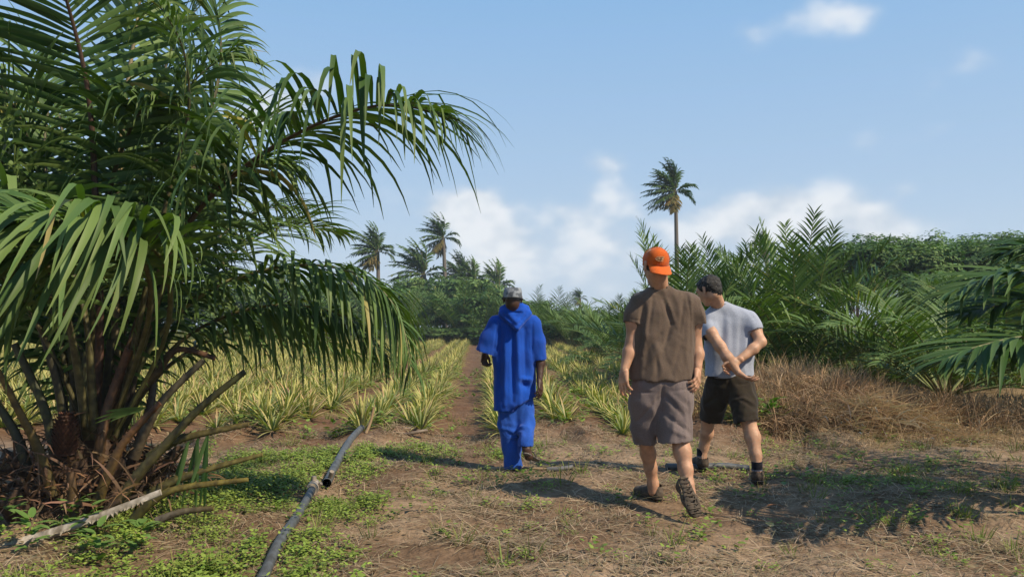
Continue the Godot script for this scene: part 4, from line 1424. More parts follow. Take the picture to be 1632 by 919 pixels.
	for i in 9:
		var mb2 := MB.new()
		var a := i * 2.4
		var out := Vector3(sin(a), 0, cos(a))
		mb2.blade(out * 0.05 + Vector3(0, rnd(0.15, 0.32), 0), out + Vector3.UP * rnd(0.2, 1.0), out.cross(Vector3.UP), rnd(0.18, 0.28), 0.10, 1.2, 6, Color(0.10, 0.22, 0.03), Color(0.14, 0.26, 0.04), 0.2, -1, 0.5)
		mb2.ribbon(Vector3(0, 0, 0), out * 0.05 + Vector3(0, 0.2, 0), out.cross(Vector3.UP), 0.3, 0.012, 0.0, 2, Color(0.1, 0.15, 0.04), Color(0.1, 0.18, 0.04))
		piece(plant, "leaf", i, mb2.mesh(), M.soft_leaf)
	# weeds with larger leaves at the palm's foot
	k = 0
	for a in [[60, 4.25, "silvery green weed below the bleached stalk"], [165, 4.15, "leafy weed on bare soil below the bleached frond stalk"], [125, 4.62, "bright green seedling growing over the bleached stalk"], [232, 4.3, "dark green seedling at the edge of the clover mat"], [20, 4.5, "green creeping weed beside the bleached stalk's thick end"], [150, 4.5, "green seedling against the short cut stalk"]]:
		plant = thing("seedling", a[2] + ", at the big palm's foot", "weed", on_ground(a[0], a[1]))
		for i in 16:
			var mb2 := MB.new()
			var az := i * 2.4
			var out := Vector3(sin(az), 0, cos(az))
			var y := rnd(0.02, 0.2)
			mb2.blade(out * 0.02 + Vector3(0, y, 0), out + Vector3.UP * rnd(0.1, 0.7), out.cross(Vector3.UP), rnd(0.07, 0.13), 0.04, 1.0, 4, Color(0.11, 0.20, 0.05), Color(0.17, 0.26, 0.08), 0.2)
			piece(plant, "leaf", i, mb2.mesh(), M.soft_leaf)
		k += 1

# ---------------------------------------------------------------- pipes and sticks
func hose(ctrl: Array, r: float, at: Vector3, mb: MB, c: Color, hollow: bool) -> PackedVector3Array:
	var pts := moved(curve(ctrl, 24), at)
	mb.tube(pts, r, r, 14, c, c, 1.0, Vector3.UP, not hollow)
	if hollow:
		var inner := PackedVector3Array()
		for i in range(pts.size() - 1, -1, -1): inner.append(pts[i])
		mb.tube(inner, r * 0.86, r * 0.86, 14, c * 0.4, c * 0.4, 1.0, Vector3.UP, false)
		var k := mb.t.size()
		for i in range(k - 24 * 14 * 6, k, 3):
			var s := mb.t[i]
			mb.t[i] = mb.t[i + 1]
			mb.t[i + 1] = s
	return pts

func pipes() -> void:
	var grey := Color(0.105, 0.120, 0.135)
	var lift := func(u, d, h): return on_ground(u, d) + Vector3(0, h, 0)
	var c1 := [lift.call(392, 3.45, 0.03), lift.call(425, 3.95, 0.03), lift.call(450, 4.4, 0.032), lift.call(475, 5.0, 0.032), lift.call(491, 5.6, 0.033), lift.call(503, 6.15, 0.035)]
	var o := thing("pipe", "grey water pipe running up from the picture's bottom edge to a pale joint", "water pipe", c1[0])
	var mb := MB.new()
	hose(c1, 0.031, o.position, mb, grey, false)
	part("tube", mb.mesh(), M.hose, o)
	mb = MB.new()
	var e: Vector3 = c1[5] - o.position
	var d := (c1[5] - c1[4] as Vector3).normalized()
	mb.tube(PackedVector3Array([e - d * 0.12, e - d * 0.115, e + d * 0.08, e + d * 0.085]), 0.050, 0.046, 14, Color(0.56, 0.51, 0.43), Color(0.50, 0.45, 0.38))
	mb.tube(PackedVector3Array([e + d * 0.03, e + d * 0.03 + Vector3(0.0, 0.08, 0)]), 0.022, 0.02, 10, Color(0.52, 0.47, 0.40), Color(0.36, 0.32, 0.27))
	mb.tube(PackedVector3Array([e - d * 0.02 + Vector3(0.03, 0.0, 0), e - d * 0.02 + Vector3(0.065, 0.035, 0.01)]), 0.016, 0.016, 8, Color(0.38, 0.34, 0.29), Color(0.36, 0.32, 0.27))
	part("joint", mb.mesh(), M.hose, o)
	mb = MB.new()
	var w: Vector3 = c1[3] - o.position
	var wd: Vector3 = (c1[4] - c1[3] as Vector3).normalized()
	mb.tube(PackedVector3Array([w + wd * 0.0, w + wd * 0.10]), 0.0325, 0.0325, 14, Color(0.23, 0.19, 0.15), Color(0.21, 0.17, 0.135))
	part("mud_band", mb.mesh(), M.hose, o)
	var c2 := [lift.call(524, 6.35, 0.06), lift.call(533, 6.75, 0.05), lift.call(547, 7.4, 0.045), lift.call(561, 8.15, 0.045), lift.call(578, 8.75, 0.05)]
	o = thing("pipe", "grey water pipe with an open end at the broken joint, leading to the pineapples", "water pipe", c2[0])
	mb = MB.new()
	hose(c2, 0.037, o.position, mb, grey * 1.05, true)
	part("tube", mb.mesh(), M.hose, o)
	mb = MB.new()
	var q: Vector3 = c2[0] - o.position
	var dq: Vector3 = (c2[1] - c2[0] as Vector3).normalized()
	mb.tube(PackedVector3Array([q + dq * 0.05 + Vector3(0.02, 0.03, 0), q + dq * 0.02 + Vector3(0.04, 0.09, 0)]), 0.02, 0.02, 8, Color(0.36, 0.32, 0.27), Color(0.34, 0.3, 0.25))
	part("lug", mb.mesh(), M.hose, o)
	var c3 := [lift.call(1060, 6.78, 0.03), lift.call(1108, 6.86, 0.03), lift.call(1150, 6.88, 0.03), lift.call(1190, 6.86, 0.03)]
	o = thing("pipe", "short dark grey pipe lying behind the feet of the man in the pale shirt", "water pipe", c3[0])
	mb = MB.new()
	hose(c3, 0.03, o.position, mb, Color(0.10, 0.12, 0.14), false)
	part("tube", mb.mesh(), M.hose, o)
	var c4 := [lift.call(872, 6.86, 0.02), lift.call(890, 6.84, 0.02), lift.call(912, 6.86, 0.02)]
	o = thing("pipe", "stub of grey pipe at the end of the pale stick, behind the man in blue", "water pipe", c4[0])
	mb = MB.new()
	hose(c4, 0.022, o.position, mb, Color(0.17, 0.18, 0.19), false)
	part("tube", mb.mesh(), M.hose, o)
	var sticks := [
		[[778, 6.95, 0.02], [820, 6.92, 0.02], [872, 6.88, 0.02], 0.017, "long pale stick lying across the track at the feet of the man in blue"],
		[[772, 5.20, 0.012], [800, 5.18, 0.012], [840, 5.08, 0.012], 0.006, "thin dark twig on the bare soil below the low heap"],
		[[678, 4.80, 0.012], [690, 4.70, 0.02], [722, 4.60, 0.012], 0.006, "thin orange twig on the bare track between pipe and walkers"],
		[[585, 8.6, 0.0], [592, 8.62, 0.12], [597, 8.62, 0.28], 0.02, "short cut stem standing at the near end of the pineapple rows"],
	]
	for s in sticks:
		var pts := []
		for j in 3:
			pts.append(lift.call(s[j][0], s[j][1], s[j][2]))
		mb = MB.new()
		mb.tube(moved(curve(pts, 8), pts[0]), s[3], s[3] * 0.7, 7, jitter(Color(0.36, 0.27, 0.17), 0.15), jitter(Color(0.30, 0.2, 0.12), 0.15))
		var st := MeshInstance3D.new()
		st.mesh = mb.mesh()
		st.material_override = M.straw
		st.name = numbered("stick")
		add_child(st)
		st.position = pts[0]
		tag(st, s[4], "stick")
	# an old ring of tyre rubber half buried at the end of a row
	mb = MB.new()
	var ring := []
	for i in 14:
		var a := 0.5 + i * 0.36
		ring.append(Vector3(cos(a) * 0.17, 0.02 + 0.02 * sin(a * 2.0), sin(a) * 0.14))
	mb.tube(curve(ring, 30), 0.02, 0.016, 8, Color(0.23, 0.18, 0.13), Color(0.2, 0.15, 0.11))
	var rg := MeshInstance3D.new()
	rg.mesh = mb.mesh()
	rg.material_override = M.hose
	rg.name = numbered("hose_loop")
	add_child(rg)
	rg.position = on_ground(662, 8.75)
	tag(rg, "dusty loop of old hose half buried beside the first pineapple plant", "hose")
	# fallen leaves one can tell apart
	var k := 0
	for a in [[1218, 5.58, Color(0.36, 0.16, 0.07), "reddish dry leaf on the soil below the pale shirted man"], [1225, 5.05, Color(0.38, 0.34, 0.14), "pale yellow leaf on bare soil below the man in brown's rear shoe"], [1538, 5.9, Color(0.3, 0.27, 0.2), "grey dead leaf in the palm's shade"], [1258, 6.15, Color(0.28, 0.19, 0.12), "brown dead leaf beside the pale shirted man's shoe"], [1244, 6.2, Color(0.07, 0.15, 0.06), "dark green fallen leaf beside the pale shirted man's shoe"]]:
		mb = MB.new()
		mb.blade(Vector3(0, 0.012, 0), Vector3(1, 0.2, 0.3), Vector3(-0.3, 0.1, 1), 0.11, 0.05, 0.8, 5, a[2], (a[2] as Color) * 0.85, 0.3)
		var lf := MeshInstance3D.new()
		lf.mesh = mb.mesh()
		lf.material_override = M.straw
		lf.name = numbered("fallen_leaf")
		add_child(lf)
		lf.position = on_ground(a[0], a[1])
		lf.rotation.y = k * 1.9
		k += 1
		tag(lf, a[3], "fallen leaf")

# ---------------------------------------------------------------- people
var skin_tone: Color
func skin(p: Vector3) -> Color:
	var k := 0.9 + 0.35 * n_fold.get_noise_3dv(p * 9.0) + 0.15 * n_fold.get_noise_3dv(p * 40.0)
	return Color(skin_tone.r * k, skin_tone.g * k * 0.99, skin_tone.b * k * 0.98)

func bounds(list: Array, pad: float) -> Array:
	var lo := Vector3.ONE * 99.0
	var hi := Vector3.ONE * -99.0
	for chain in list:
		for j in chain:
			lo = lo.min(j[0])
			hi = hi.max(j[0])
	return [lo - Vector3.ONE * pad, hi + Vector3.ONE * pad]

func solid(chains: Array, k: float, cell: float, pad: float, mb: MB, shade: Callable, fold = null, flats := {}, cuts := {}) -> void:
	var b := bounds(chains, pad)
	var f := Field.new(b[0], b[1], cell)
	f.jag = n_fold
	for i in chains.size():
		var fl: Array = flats.get(i, [Vector3.ZERO, 1.0])
		var kk: float = fl[2] if fl.size() > 2 else k
		f.chain(chains[i], kk, fl[0], fl[1], cuts.get(i, []))
	f.net(mb, shade, fold)

func folds(amp: float, across: float, along: float, off: float) -> Callable:   # creases that run mostly up and down
	return func(p: Vector3, n: Vector3) -> float:
		var w := n_fold.get_noise_3d(p.x * 2.0 + off, p.y * 2.0, p.z * 2.0) * 0.35
		var a := n_fold.get_noise_3d((p.x + w * 0.3) * across + off, (p.y + w) * along, p.z * across)
		var b := n_fold.get_noise_3d(p.x * 3.0 + off * 2.0, p.y * 9.0 + p.x * 5.0, p.z * 3.0)
		var e := n_fold.get_noise_3d((p.x + p.y * 0.25 + w * 0.2) * across * 2.6, (p.y + w) * along * 2.0 + off, p.z * across * 2.0)
		return amp * (0.5 - absf(a) * 2.6 + 0.6 * b * absf(b) + 0.35 * (0.3 - absf(e) * 1.6))

# Creases where the photograph shows them on a back: [from, to, half width, depth]; the cloth's coarse and fine noise is added.
func creases(list: Array, base: Callable) -> Callable:
	return func(p: Vector3, n: Vector3) -> float:
		var s: float = base.call(p, n)
		if n.z > 0.0:
			var q := Vector2(p.x, p.y)
			for c in list:
				var a := Vector2(c[0].x, c[0].y)
				var b := Vector2(c[1].x, c[1].y)
				var ab := b - a
				var t := clampf((q - a).dot(ab) / ab.length_squared(), 0.0, 1.0)
				var e: float = (q - a - ab * t).length() / c[2]
				if e < 2.5:
					s += c[3] * exp(-e * e) * n.z * (0.35 + 0.65 * sin(PI * clampf(t, 0.08, 0.92)))
		return s

func head(mb: MB, c: Vector3, fwd: Vector3, up: Vector3, neck: Vector3, neck_r: float, s: float, who: Node3D, shade: Callable) -> void:
	fwd = fwd.normalized()
	up = (up - fwd * up.dot(fwd)).normalized()
	var r := fwd.cross(up)
	var f := Field.new(c - Vector3.ONE * 0.17, c + Vector3.ONE * 0.17, 0.0065)
	f.bone(c + (up * 0.035 - fwd * 0.025) * s, 0.083 * s, c + (up * 0.035 + fwd * 0.028) * s, 0.076 * s, 0.02, r, 1.1)
	f.bone(c + (up * -0.04 + fwd * 0.025) * s, 0.06 * s, c + (up * -0.082 + fwd * 0.062) * s, 0.03 * s, 0.045, r, 1.0)
	f.bone(c + (up * -0.02 + fwd * 0.055) * s, 0.045 * s, c + (up * 0.03 + fwd * 0.06) * s, 0.045 * s, 0.03)
	f.bone(c + (up * 0.022 + fwd * 0.094) * s, 0.009 * s, c + (up * -0.022 + fwd * 0.113) * s, 0.014 * s, 0.015)
	f.bone(c + (up * 0.036 + fwd * 0.088 - r * 0.04) * s, 0.012 * s, c + (up * 0.036 + fwd * 0.088 + r * 0.04) * s, 0.012 * s, 0.015)
	f.bone(c + (up * -0.052 + fwd * 0.088 - r * 0.018) * s, 0.010 * s, c + (up * -0.052 + fwd * 0.088 + r * 0.018) * s, 0.010 * s, 0.012)
	f.bone(c - (up * 0.04 + fwd * 0.03) * s, 0.062 * s, neck, neck_r, 0.03)
	for sgn in [-1.0, 1.0]:
		var e: Vector3 = c + (r * sgn * 0.082 - fwd * 0.008) * s
		f.bone(e + up * 0.022 * s - fwd * 0.006, 0.020 * s, e - up * 0.022 * s + fwd * 0.004, 0.013 * s, 0.006, (r + fwd * 0.35 * sgn).normalized(), 2.0)
		f.bone(c + (up * 0.014 + fwd * 0.098 + r * sgn * 0.032) * s, 0.012 * s, c + (up * 0.014 + fwd * 0.12 + r * sgn * 0.032) * s, 0.012 * s, 0.0, Vector3.ZERO, 1.0, [], true)
	f.net(mb, shade)
	for sgn in [-1.0, 1.0]:
		var e := MB.new()
		var at: Vector3 = c + (up * 0.014 + fwd * 0.085 + r * sgn * 0.032) * s
		for j in 2:
			var rr := 0.0125 if j == 0 else 0.0065
			var q := at + fwd * (0.0 if j == 0 else 0.0068)
			e.tube(PackedVector3Array([q - fwd * rr, q - fwd * rr * 0.7, q, q + fwd * rr * 0.7, q + fwd * rr]), rr * 0.8, rr * 0.8, 10, Color(0.6, 0.57, 0.52) if j == 0 else Color(0.04, 0.025, 0.015), Color(0.6, 0.57, 0.52) if j == 0 else Color(0.04, 0.025, 0.015))
		part("eye", e.mesh(), M.plain, who)

func hand(mb: MB, wrist: Vector3, dir: Vector3, back: Vector3, thumb: float, curl: Array, s: float, shade: Callable, thumb_in := 0.3) -> void:
	dir = dir.normalized()
	back = (back - dir * back.dot(dir)).normalized()
	var side := dir.cross(back) * thumb            # towards the thumb
	var f := Field.new(wrist - Vector3.ONE * 0.22 * s, wrist + Vector3.ONE * 0.22 * s, 0.0042)
	var lens := [0.92, 1.0, 0.95, 0.76]
	f.bone(wrist - dir * 0.03 * s, 0.027 * s, wrist + dir * 0.025 * s, 0.030 * s, 0.012, back, 1.35)
	for i in 4:
		var w := 1.5 - i
		var kn := wrist + (dir * (0.088 - 0.006 * absf(w - 0.3)) + side * w * 0.0205) * s
		f.bone(wrist + (dir * 0.015 + side * w * 0.012) * s, 0.017 * s, kn, 0.0128 * s, 0.014)
		var p := kn
		var a := 0.0
		for j in 3:
			a += curl[i] * [0.75, 1.0, 0.65][j]
			var q: Vector3 = p + (dir * cos(a) - back * sin(a) + side * w * 0.06).normalized() * [0.043, 0.027, 0.021][j] * lens[i] * s
			f.bone(p, [0.0105, 0.0093, 0.0085][j] * s, q, [0.0093, 0.0085, 0.0070][j] * s, 0.004)
			p = q
	var t0 := wrist + (dir * 0.028 + side * 0.024 - back * 0.006) * s
	var t1 := t0 + (dir * 0.75 + side * 0.6 - back * thumb_in).normalized() * 0.044 * s
	var t2 := t1 + (dir * 1.0 + side * 0.18 - back * thumb_in).normalized() * 0.032 * s
	var t3 := t2 + (dir * 1.0 - side * 0.05 - back * (thumb_in + 0.2)).normalized() * 0.026 * s
	f.bone(t0, 0.0165 * s, t1, 0.013 * s, 0.014)
	f.bone(t1, 0.0118 * s, t2, 0.0108 * s, 0.004)
	f.bone(t2, 0.0105 * s, t3, 0.008 * s, 0.003)
	f.net(mb, shade)

func shoe(who: Node3D, heel: Vector3, toe: Vector3, up: Vector3, tone: Color, sole_tone: Color, high: float) -> void:
	var d := (toe - heel)
	var long := d.length()
	d = d.normalized()
	up = (up - d * up.dot(d)).normalized()
	var side := d.cross(up)
	var cut := [heel + up * 0.022, -up]
	var top := [heel + up * high, (up - d * 0.25).normalized()]
	var f := Field.new(heel.min(toe) - Vector3.ONE * 0.16, heel.max(toe) + Vector3.ONE * 0.16, 0.008)
	f.chain([[heel + d * 0.036 + up * 0.045, 0.040], [heel + d * 0.05 + up * high, 0.044]], 0.03, side, 1.05, [cut, top])
	f.chain([[heel + d * 0.06 + up * 0.05, 0.046], [heel + d * long * 0.52 + up * 0.042, 0.047], [heel + d * (long - 0.052) + up * 0.026, 0.045]], 0.03, side, 1.0, [cut])
	var mb := MB.new()
	f.net(mb, func(p: Vector3) -> Color: return tone * (0.85 + 0.5 * n_fold.get_noise_3dv(p * 14.0)))
	var u := part("shoe", mb.mesh(), M.leather, who)
	f = Field.new(heel.min(toe) - Vector3.ONE * 0.1, heel.max(toe) + Vector3.ONE * 0.1, 0.007)
	f.chain([[heel + d * 0.038 + up * 0.013, 0.042], [heel + d * long * 0.45 + up * 0.013, 0.040], [heel + d * (long - 0.1) + up * 0.013, 0.052], [heel + d * (long - 0.048) + up * 0.015, 0.046]], 0.02, up, 2.9)
	mb = MB.new()
	f.net(mb, func(p: Vector3) -> Color: return sole_tone * (0.8 + 0.6 * n_fold.get_noise_3dv(p * 20.0)))
	for i in 9:      # tread bars
		var q := heel + d * (0.02 + (long - 0.05) * i / 8.0) - up * 0.003
		var w := 0.028 + 0.012 * smoothstep(0.4, 0.8, i / 8.0)
		mb.tube(PackedVector3Array([q - side * w, q + side * w]), 0.005, 0.005, 6, sole_tone * 0.9, sole_tone * 0.9)
	part("sole", mb.mesh(), M.leather, u)
	mb = MB.new()    # laces
	for i in 4:
		var q := heel + d * (0.105 + 0.026 * i) + up * (0.094 - 0.012 * i)
		mb.tube(PackedVector3Array([q - side * 0.026, q + up * 0.006, q + side * 0.026]), 0.0035, 0.0035, 5, tone * 0.5, tone * 0.5)
	mb.tube(curve([heel + d * 0.11 + up * 0.098, heel + d * 0.10 + up * 0.09 + side * 0.05, heel + d * 0.12 + up * 0.03 + side * 0.062], 6), 0.003, 0.003, 5, tone * 0.45, tone * 0.45)
	part("lace", mb.mesh(), M.leather, u)

func neck_ring(at: Vector3, axis_: Vector3, r: float, tone: Color) -> MB:
	var mb := MB.new()
	var a := axis_.cross(Vector3(1, 0, 0.2)).normalized()
	var b := axis_.cross(a).normalized()
	var pts := PackedVector3Array()
	for i in 25:
		var q := TAU * i / 24.0
		pts.append(at + (a * cos(q) + b * sin(q)) * r)
	mb.tube(pts, 0.009, 0.009, 7, tone, tone, 1.0, Vector3.UP, false)
	return mb

func man_in_brown() -> void:
	var base := on_ground(1066, 5.4)
	var who := thing("person", "person in brown T-shirt, grey knee-length shorts and backwards orange cap walking away", "person", base)
	var P := func(u: float, v: float, d: float) -> Vector3: return spot(u, v, d) - base
	skin_tone = Color(0.44, 0.25, 0.16)
	var hc: Vector3 = P.call(1045, 426, 5.34)
	var neck: Vector3 = P.call(1052, 461, 5.39)
	var sl: Vector3 = P.call(1019, 478, 5.38)
	var sr: Vector3 = P.call(1098, 480, 5.38)
	var el: Vector3 = P.call(1008, 545, 5.38)
	var er: Vector3 = P.call(1108, 548, 5.42)
	var wl: Vector3 = P.call(995, 590, 5.32)
	var wr: Vector3 = P.call(1112, 590, 5.36)
	var al: Vector3 = P.call(1041, 771, 5.60)
	var ar: Vector3 = P.call(1097, 772, 5.20)
	var arms := [
		[[neck, 0.062], [P.call(1055, 490, 5.39), 0.09]],
		[[sl, 0.055], [P.call(1010, 512, 5.38), 0.054], [el, 0.045], [P.call(1003, 562, 5.36), 0.045], [wl, 0.029]],
		[[sr, 0.055], [P.call(1107, 512, 5.4), 0.054], [er, 0.045], [P.call(1112, 564, 5.4), 0.044], [wr, 0.029]],
		[[P.call(1038, 500, 5.4), 0.08], [P.call(1042, 610, 5.4), 0.075]],
		[[P.call(1078, 500, 5.4), 0.08], [P.call(1070, 610, 5.4), 0.075]],
		[[P.call(1038, 625, 5.42), 0.075], [P.call(1028, 690, 5.46), 0.058], [P.call(1033, 722, 5.55), 0.054], [P.call(1037, 745, 5.58), 0.045], [al, 0.038], [al - Vector3(0, 0.05, 0), 0.038]],
		[[P.call(1072, 625, 5.38), 0.075], [P.call(1082, 690, 5.34), 0.062], [P.call(1088, 720, 5.29), 0.060], [P.call(1093, 748, 5.24), 0.047], [ar, 0.037], [ar + Vector3(0.01, -0.05, 0.03), 0.036]],
	]
	var mb := MB.new()
	solid(arms, 0.03, 0.012, 0.16, mb, skin)
	head(mb, hc, Vector3(-0.30, -0.12, -1), Vector3(0, 1, -0.1), neck, 0.062, 1.04, who, skin)
	hand(mb, wl, P.call(993, 620, 5.28) - wl, Vector3(-0.8, 0, 0.6), 1.0, [0.35, 0.42, 0.5, 0.55], 1.08, skin)
	hand(mb, wr, P.call(1112, 620, 5.26) - wr, Vector3(0.8, 0, 0.6), -1.0, [0.45, 0.55, 0.6, 0.65], 1.04, skin)
	part("body", mb.mesh(), M.skin, who)
	# T-shirt
	var tone := Color(0.140, 0.103, 0.079)
	var hem := [P.call(1052, 603, 5.38), Vector3(0.02, -1, 0), 0.012]
	var cl := [P.call(1007, 515, 5.38), (P.call(1003, 560, 5.36) - P.call(1010, 490, 5.38)).normalized()]
	var cr := [P.call(1112, 517, 5.4), (P.call(1116, 560, 5.4) - P.call(1104, 490, 5.38)).normalized()]
	var z := Vector3(0, 0, 1)
	var shirt := [
		[[P.call(1048, 468, 5.39), 0.072], [P.call(1024, 482, 5.38), 0.074]],
		[[P.call(1055, 467, 5.39), 0.072], [P.call(1094, 484, 5.38), 0.076]],
		[[P.call(1036, 500, 5.4), 0.128], [P.call(1033, 545, 5.4), 0.128], [P.call(1032, 625, 5.38), 0.130]],
		[[P.call(1082, 500, 5.4), 0.128], [P.call(1078, 545, 5.4), 0.120], [P.call(1077, 625, 5.38), 0.128]],
		[[P.call(1058, 500, 5.4), 0.128], [P.call(1055, 625, 5.38), 0.145]],
		[[P.call(1020, 482, 5.38), 0.069], [P.call(1013, 500, 5.38), 0.076], [P.call(1006, 530, 5.37), 0.074]],
		[[P.call(1100, 484, 5.38), 0.076], [P.call(1107, 500, 5.39), 0.076], [P.call(1115, 532, 5.41), 0.073]],
	]
	mb = MB.new()
	var neck_cut := [P.call(1051, 455, 5.39), Vector3(-0.05, 1, -0.1).normalized()]
	solid(shirt, 0.035, 0.0085, 0.2, mb, func(p: Vector3) -> Color: return tone * (0.95 + 0.22 * n_fold.get_noise_3dv(p * 4.0)), creases([
			[P.call(1095, 464, 5.3), P.call(1102, 512, 5.3), 0.007, -0.007], [P.call(1027, 464, 5.3), P.call(1020, 510, 5.3), 0.007, -0.007], [P.call(1006, 509, 5.3), P.call(1024, 512, 5.3), 0.006, -0.005],
			[P.call(1028, 470, 5.3), P.call(1012, 596, 5.3), 0.016, -0.016], [P.call(1036, 478, 5.3), P.call(1020, 596, 5.3), 0.018, 0.010],
			[P.call(1041, 474, 5.3), P.call(1032, 530, 5.3), 0.013, -0.010], [P.call(1058, 478, 5.3), P.call(1070, 516, 5.3), 0.013, -0.013], [P.call(1070, 516, 5.3), P.call(1057, 556, 5.3), 0.015, -0.013],
			[P.call(1064, 478, 5.3), P.call(1078, 520, 5.3), 0.014, 0.008], [P.call(1091, 468, 5.3), P.call(1083, 530, 5.3), 0.013, -0.010], [P.call(1097, 490, 5.3), P.call(1093, 590, 5.3), 0.018, 0.008],
			[P.call(1052, 532, 5.3), P.call(1024, 568, 5.3), 0.015, -0.012], [P.call(1060, 548, 5.3), P.call(1028, 584, 5.3), 0.016, 0.009], [P.call(1086, 545, 5.3), P.call(1070, 595, 5.3), 0.018, -0.008], [P.call(1045, 560, 5.3), P.call(1046, 600, 5.3), 0.014, -0.007]], folds(0.007, 4.6, 0.8, 3.0)),
		{2: [z, 1.12, 0.06], 3: [z, 1.12, 0.06], 4: [z, 1.12, 0.06]}, {0: [neck_cut], 1: [neck_cut], 2: [hem], 3: [hem], 4: [hem], 5: [cl], 6: [cr]})
	var top := part("shirt", mb.mesh(), M.cotton, who)
	part("collar", neck_ring(P.call(1051, 461, 5.385), Vector3(-0.03, 1, -0.25), 0.068, tone * 0.9).mesh(), M.cotton, top)
	# shorts
	var grey := Color(0.19, 0.153, 0.147)
	var hl := [P.call(1028, 705, 5.47), Vector3(0.0, -1, -0.06).normalized(), 0.014]
	var hr := [P.call(1078, 704, 5.32), Vector3(0.06, -1, 0.05).normalized(), 0.014]
	var waist := [P.call(1052, 596, 5.4), Vector3.UP]
	mb = MB.new()
	solid([
		[[P.call(1034, 612, 5.4), 0.122], [P.call(1030, 640, 5.42), 0.122], [P.call(1027, 680, 5.45), 0.094], [P.call(1029, 725, 5.48), 0.082]],
		[[P.call(1076, 612, 5.39), 0.118], [P.call(1077, 640, 5.38), 0.122], [P.call(1076, 680, 5.34), 0.116], [P.call(1077, 725, 5.31), 0.122]],
		[[P.call(1055, 612, 5.4), 0.125], [P.call(1055, 632, 5.4), 0.10]],
	], 0.035, 0.0105, 0.18, mb, func(p: Vector3) -> Color: return grey * (0.95 + 0.3 * n_fold.get_noise_3dv(p * 3.0)), creases([
		[P.call(1056, 606, 5.3), P.call(1054, 668, 5.3), 0.009, -0.014], [P.call(1070, 622, 5.3), P.call(1094, 620, 5.3), 0.006, -0.008], [P.call(1094, 620, 5.3), P.call(1096, 650, 5.3), 0.006, -0.007], [P.call(1018, 624, 5.3), P.call(1042, 626, 5.3), 0.006, -0.008],
		[P.call(1060, 632, 5.3), P.call(1086, 660, 5.3), 0.014, -0.014], [P.call(1066, 628, 5.3), P.call(1092, 650, 5.3), 0.014, 0.010], [P.call(1058, 660, 5.3), P.call(1098, 688, 5.3), 0.014, -0.012], [P.call(1062, 680, 5.3), P.call(1096, 696, 5.3), 0.012, 0.008], [P.call(1048, 636, 5.3), P.call(1020, 672, 5.3), 0.014, -0.012]], folds(0.008, 4.0, 2.0, 9.0)), {}, {0: [hl, waist], 1: [hr, waist], 2: [waist]})
	part("shorts", mb.mesh(), M.twill, who)
	# shoes
	shoe(who, al + Vector3(0.055, -0.115, 0.03), al + Vector3(-0.105, -0.118, -0.21), Vector3(0, 1, 0), Color(0.15, 0.115, 0.085), Color(0.11, 0.085, 0.06), 0.10)
	var toe: Vector3 = P.call(1113, 824, 5.03)
	var heel: Vector3 = P.call(1097, 779, 5.13)
	heel = toe + (heel - toe).normalized() * 0.29
	shoe(who, heel, toe, Vector3(-0.25, 0.35, -0.9), Color(0.17, 0.13, 0.095), Color(0.125, 0.095, 0.065), 0.085)
	# cap, worn backwards
	var orange := Color(0.62, 0.125, 0.022)
	var up := Vector3(0.06, 1, 0.10).normalized()
	var back := Vector3(0.22, -0.05, 1).normalized()
	back = (back - up * back.dot(up)).normalized()
	var right := back.cross(up)
	var k := hc + up * 0.040
	var brim := [k - up * 0.036, (-up - back * 0.10).normalized()]
	mb = MB.new()
	solid([[[k - back * 0.035, 0.089], [k + up * 0.012 + back * 0.022, 0.092]]], 0.02, 0.0075, 0.13, mb, func(p: Vector3) -> Color: return orange * (0.92 + 0.2 * n_fold.get_noise_3dv(p * 12.0)), null, {0: [right, 1.12]}, {0: [brim]})
	var cap := part("cap", mb.mesh(), M.twill, who)
	for i in 6:      # stitched seams between the panels
		var a := TAU * (i + 0.5) / 6.0
		var pts := PackedVector3Array()
		for j in 9:
			var b := lerpf(0.08, 1.5, j / 8.0)
			var w := back * cos(a) + right * sin(a) * 0.90
			pts.append(k + up * 0.006 - back * 0.004 + (w * sin(b) * 0.1125 + up * cos(b) * 0.0935) * (1.0 if cos(a) > 0 else 1.07))
		var sm := MB.new()
		sm.tube(pts, 0.0022, 0.0022, 5, orange * 0.75, orange * 0.75)
		part("seam", sm.mesh(), M.twill, cap)
	var bt := MB.new()
	bt.tube(PackedVector3Array([k + up * 0.097, k + up * 0.107]), 0.009, 0.006, 10, orange * 0.9, orange * 0.9)
	part("button", bt.mesh(), M.twill, cap)
	mb = MB.new()    # the bill over the nape
	var grid := []
	for side in 2:
		for i in 17:
			var a := lerpf(-1.05, 1.05, i / 16.0)
			for j in 7:
				var f := j / 6.0
				var reach := 0.070 * pow(cos(a * 0.95), 0.6) * f
				var w := back * cos(a) + right * sin(a) * 0.92
				grid.append(k - up * (0.030 + 0.052 * f - 0.022 * (1.0 - cos(a)) + (0.004 if side else 0.0)) + w * 0.100 + back * (reach + 0.004))
	for side in 2:
		for i in 16:
			for j in 6:
				var q := side * 119 + i * 7 + j
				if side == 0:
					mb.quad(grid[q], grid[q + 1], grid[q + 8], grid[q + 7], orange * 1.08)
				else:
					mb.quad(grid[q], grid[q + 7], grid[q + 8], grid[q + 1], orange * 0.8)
	for i in 16:
		mb.quad(grid[i * 7 + 6], grid[119 + i * 7 + 6], grid[119 + i * 7 + 13], grid[i * 7 + 13], orange)
	part("bill", mb.mesh(), M.twill, cap)
	# the winged oval badge
	mb = MB.new()
	var bc := k + back * 0.115 + right * 0.012 + up * 0.022
	var pale := Color(0.50, 0.36, 0.20)
	var ring := PackedVector3Array()
	for i in 25:
		var q := TAU * i / 24.0
		ring.append(bc + right * cos(q) * 0.036 + up * sin(q) * 0.016 - back * 0.012 * pow(absf(cos(q)), 2.0))
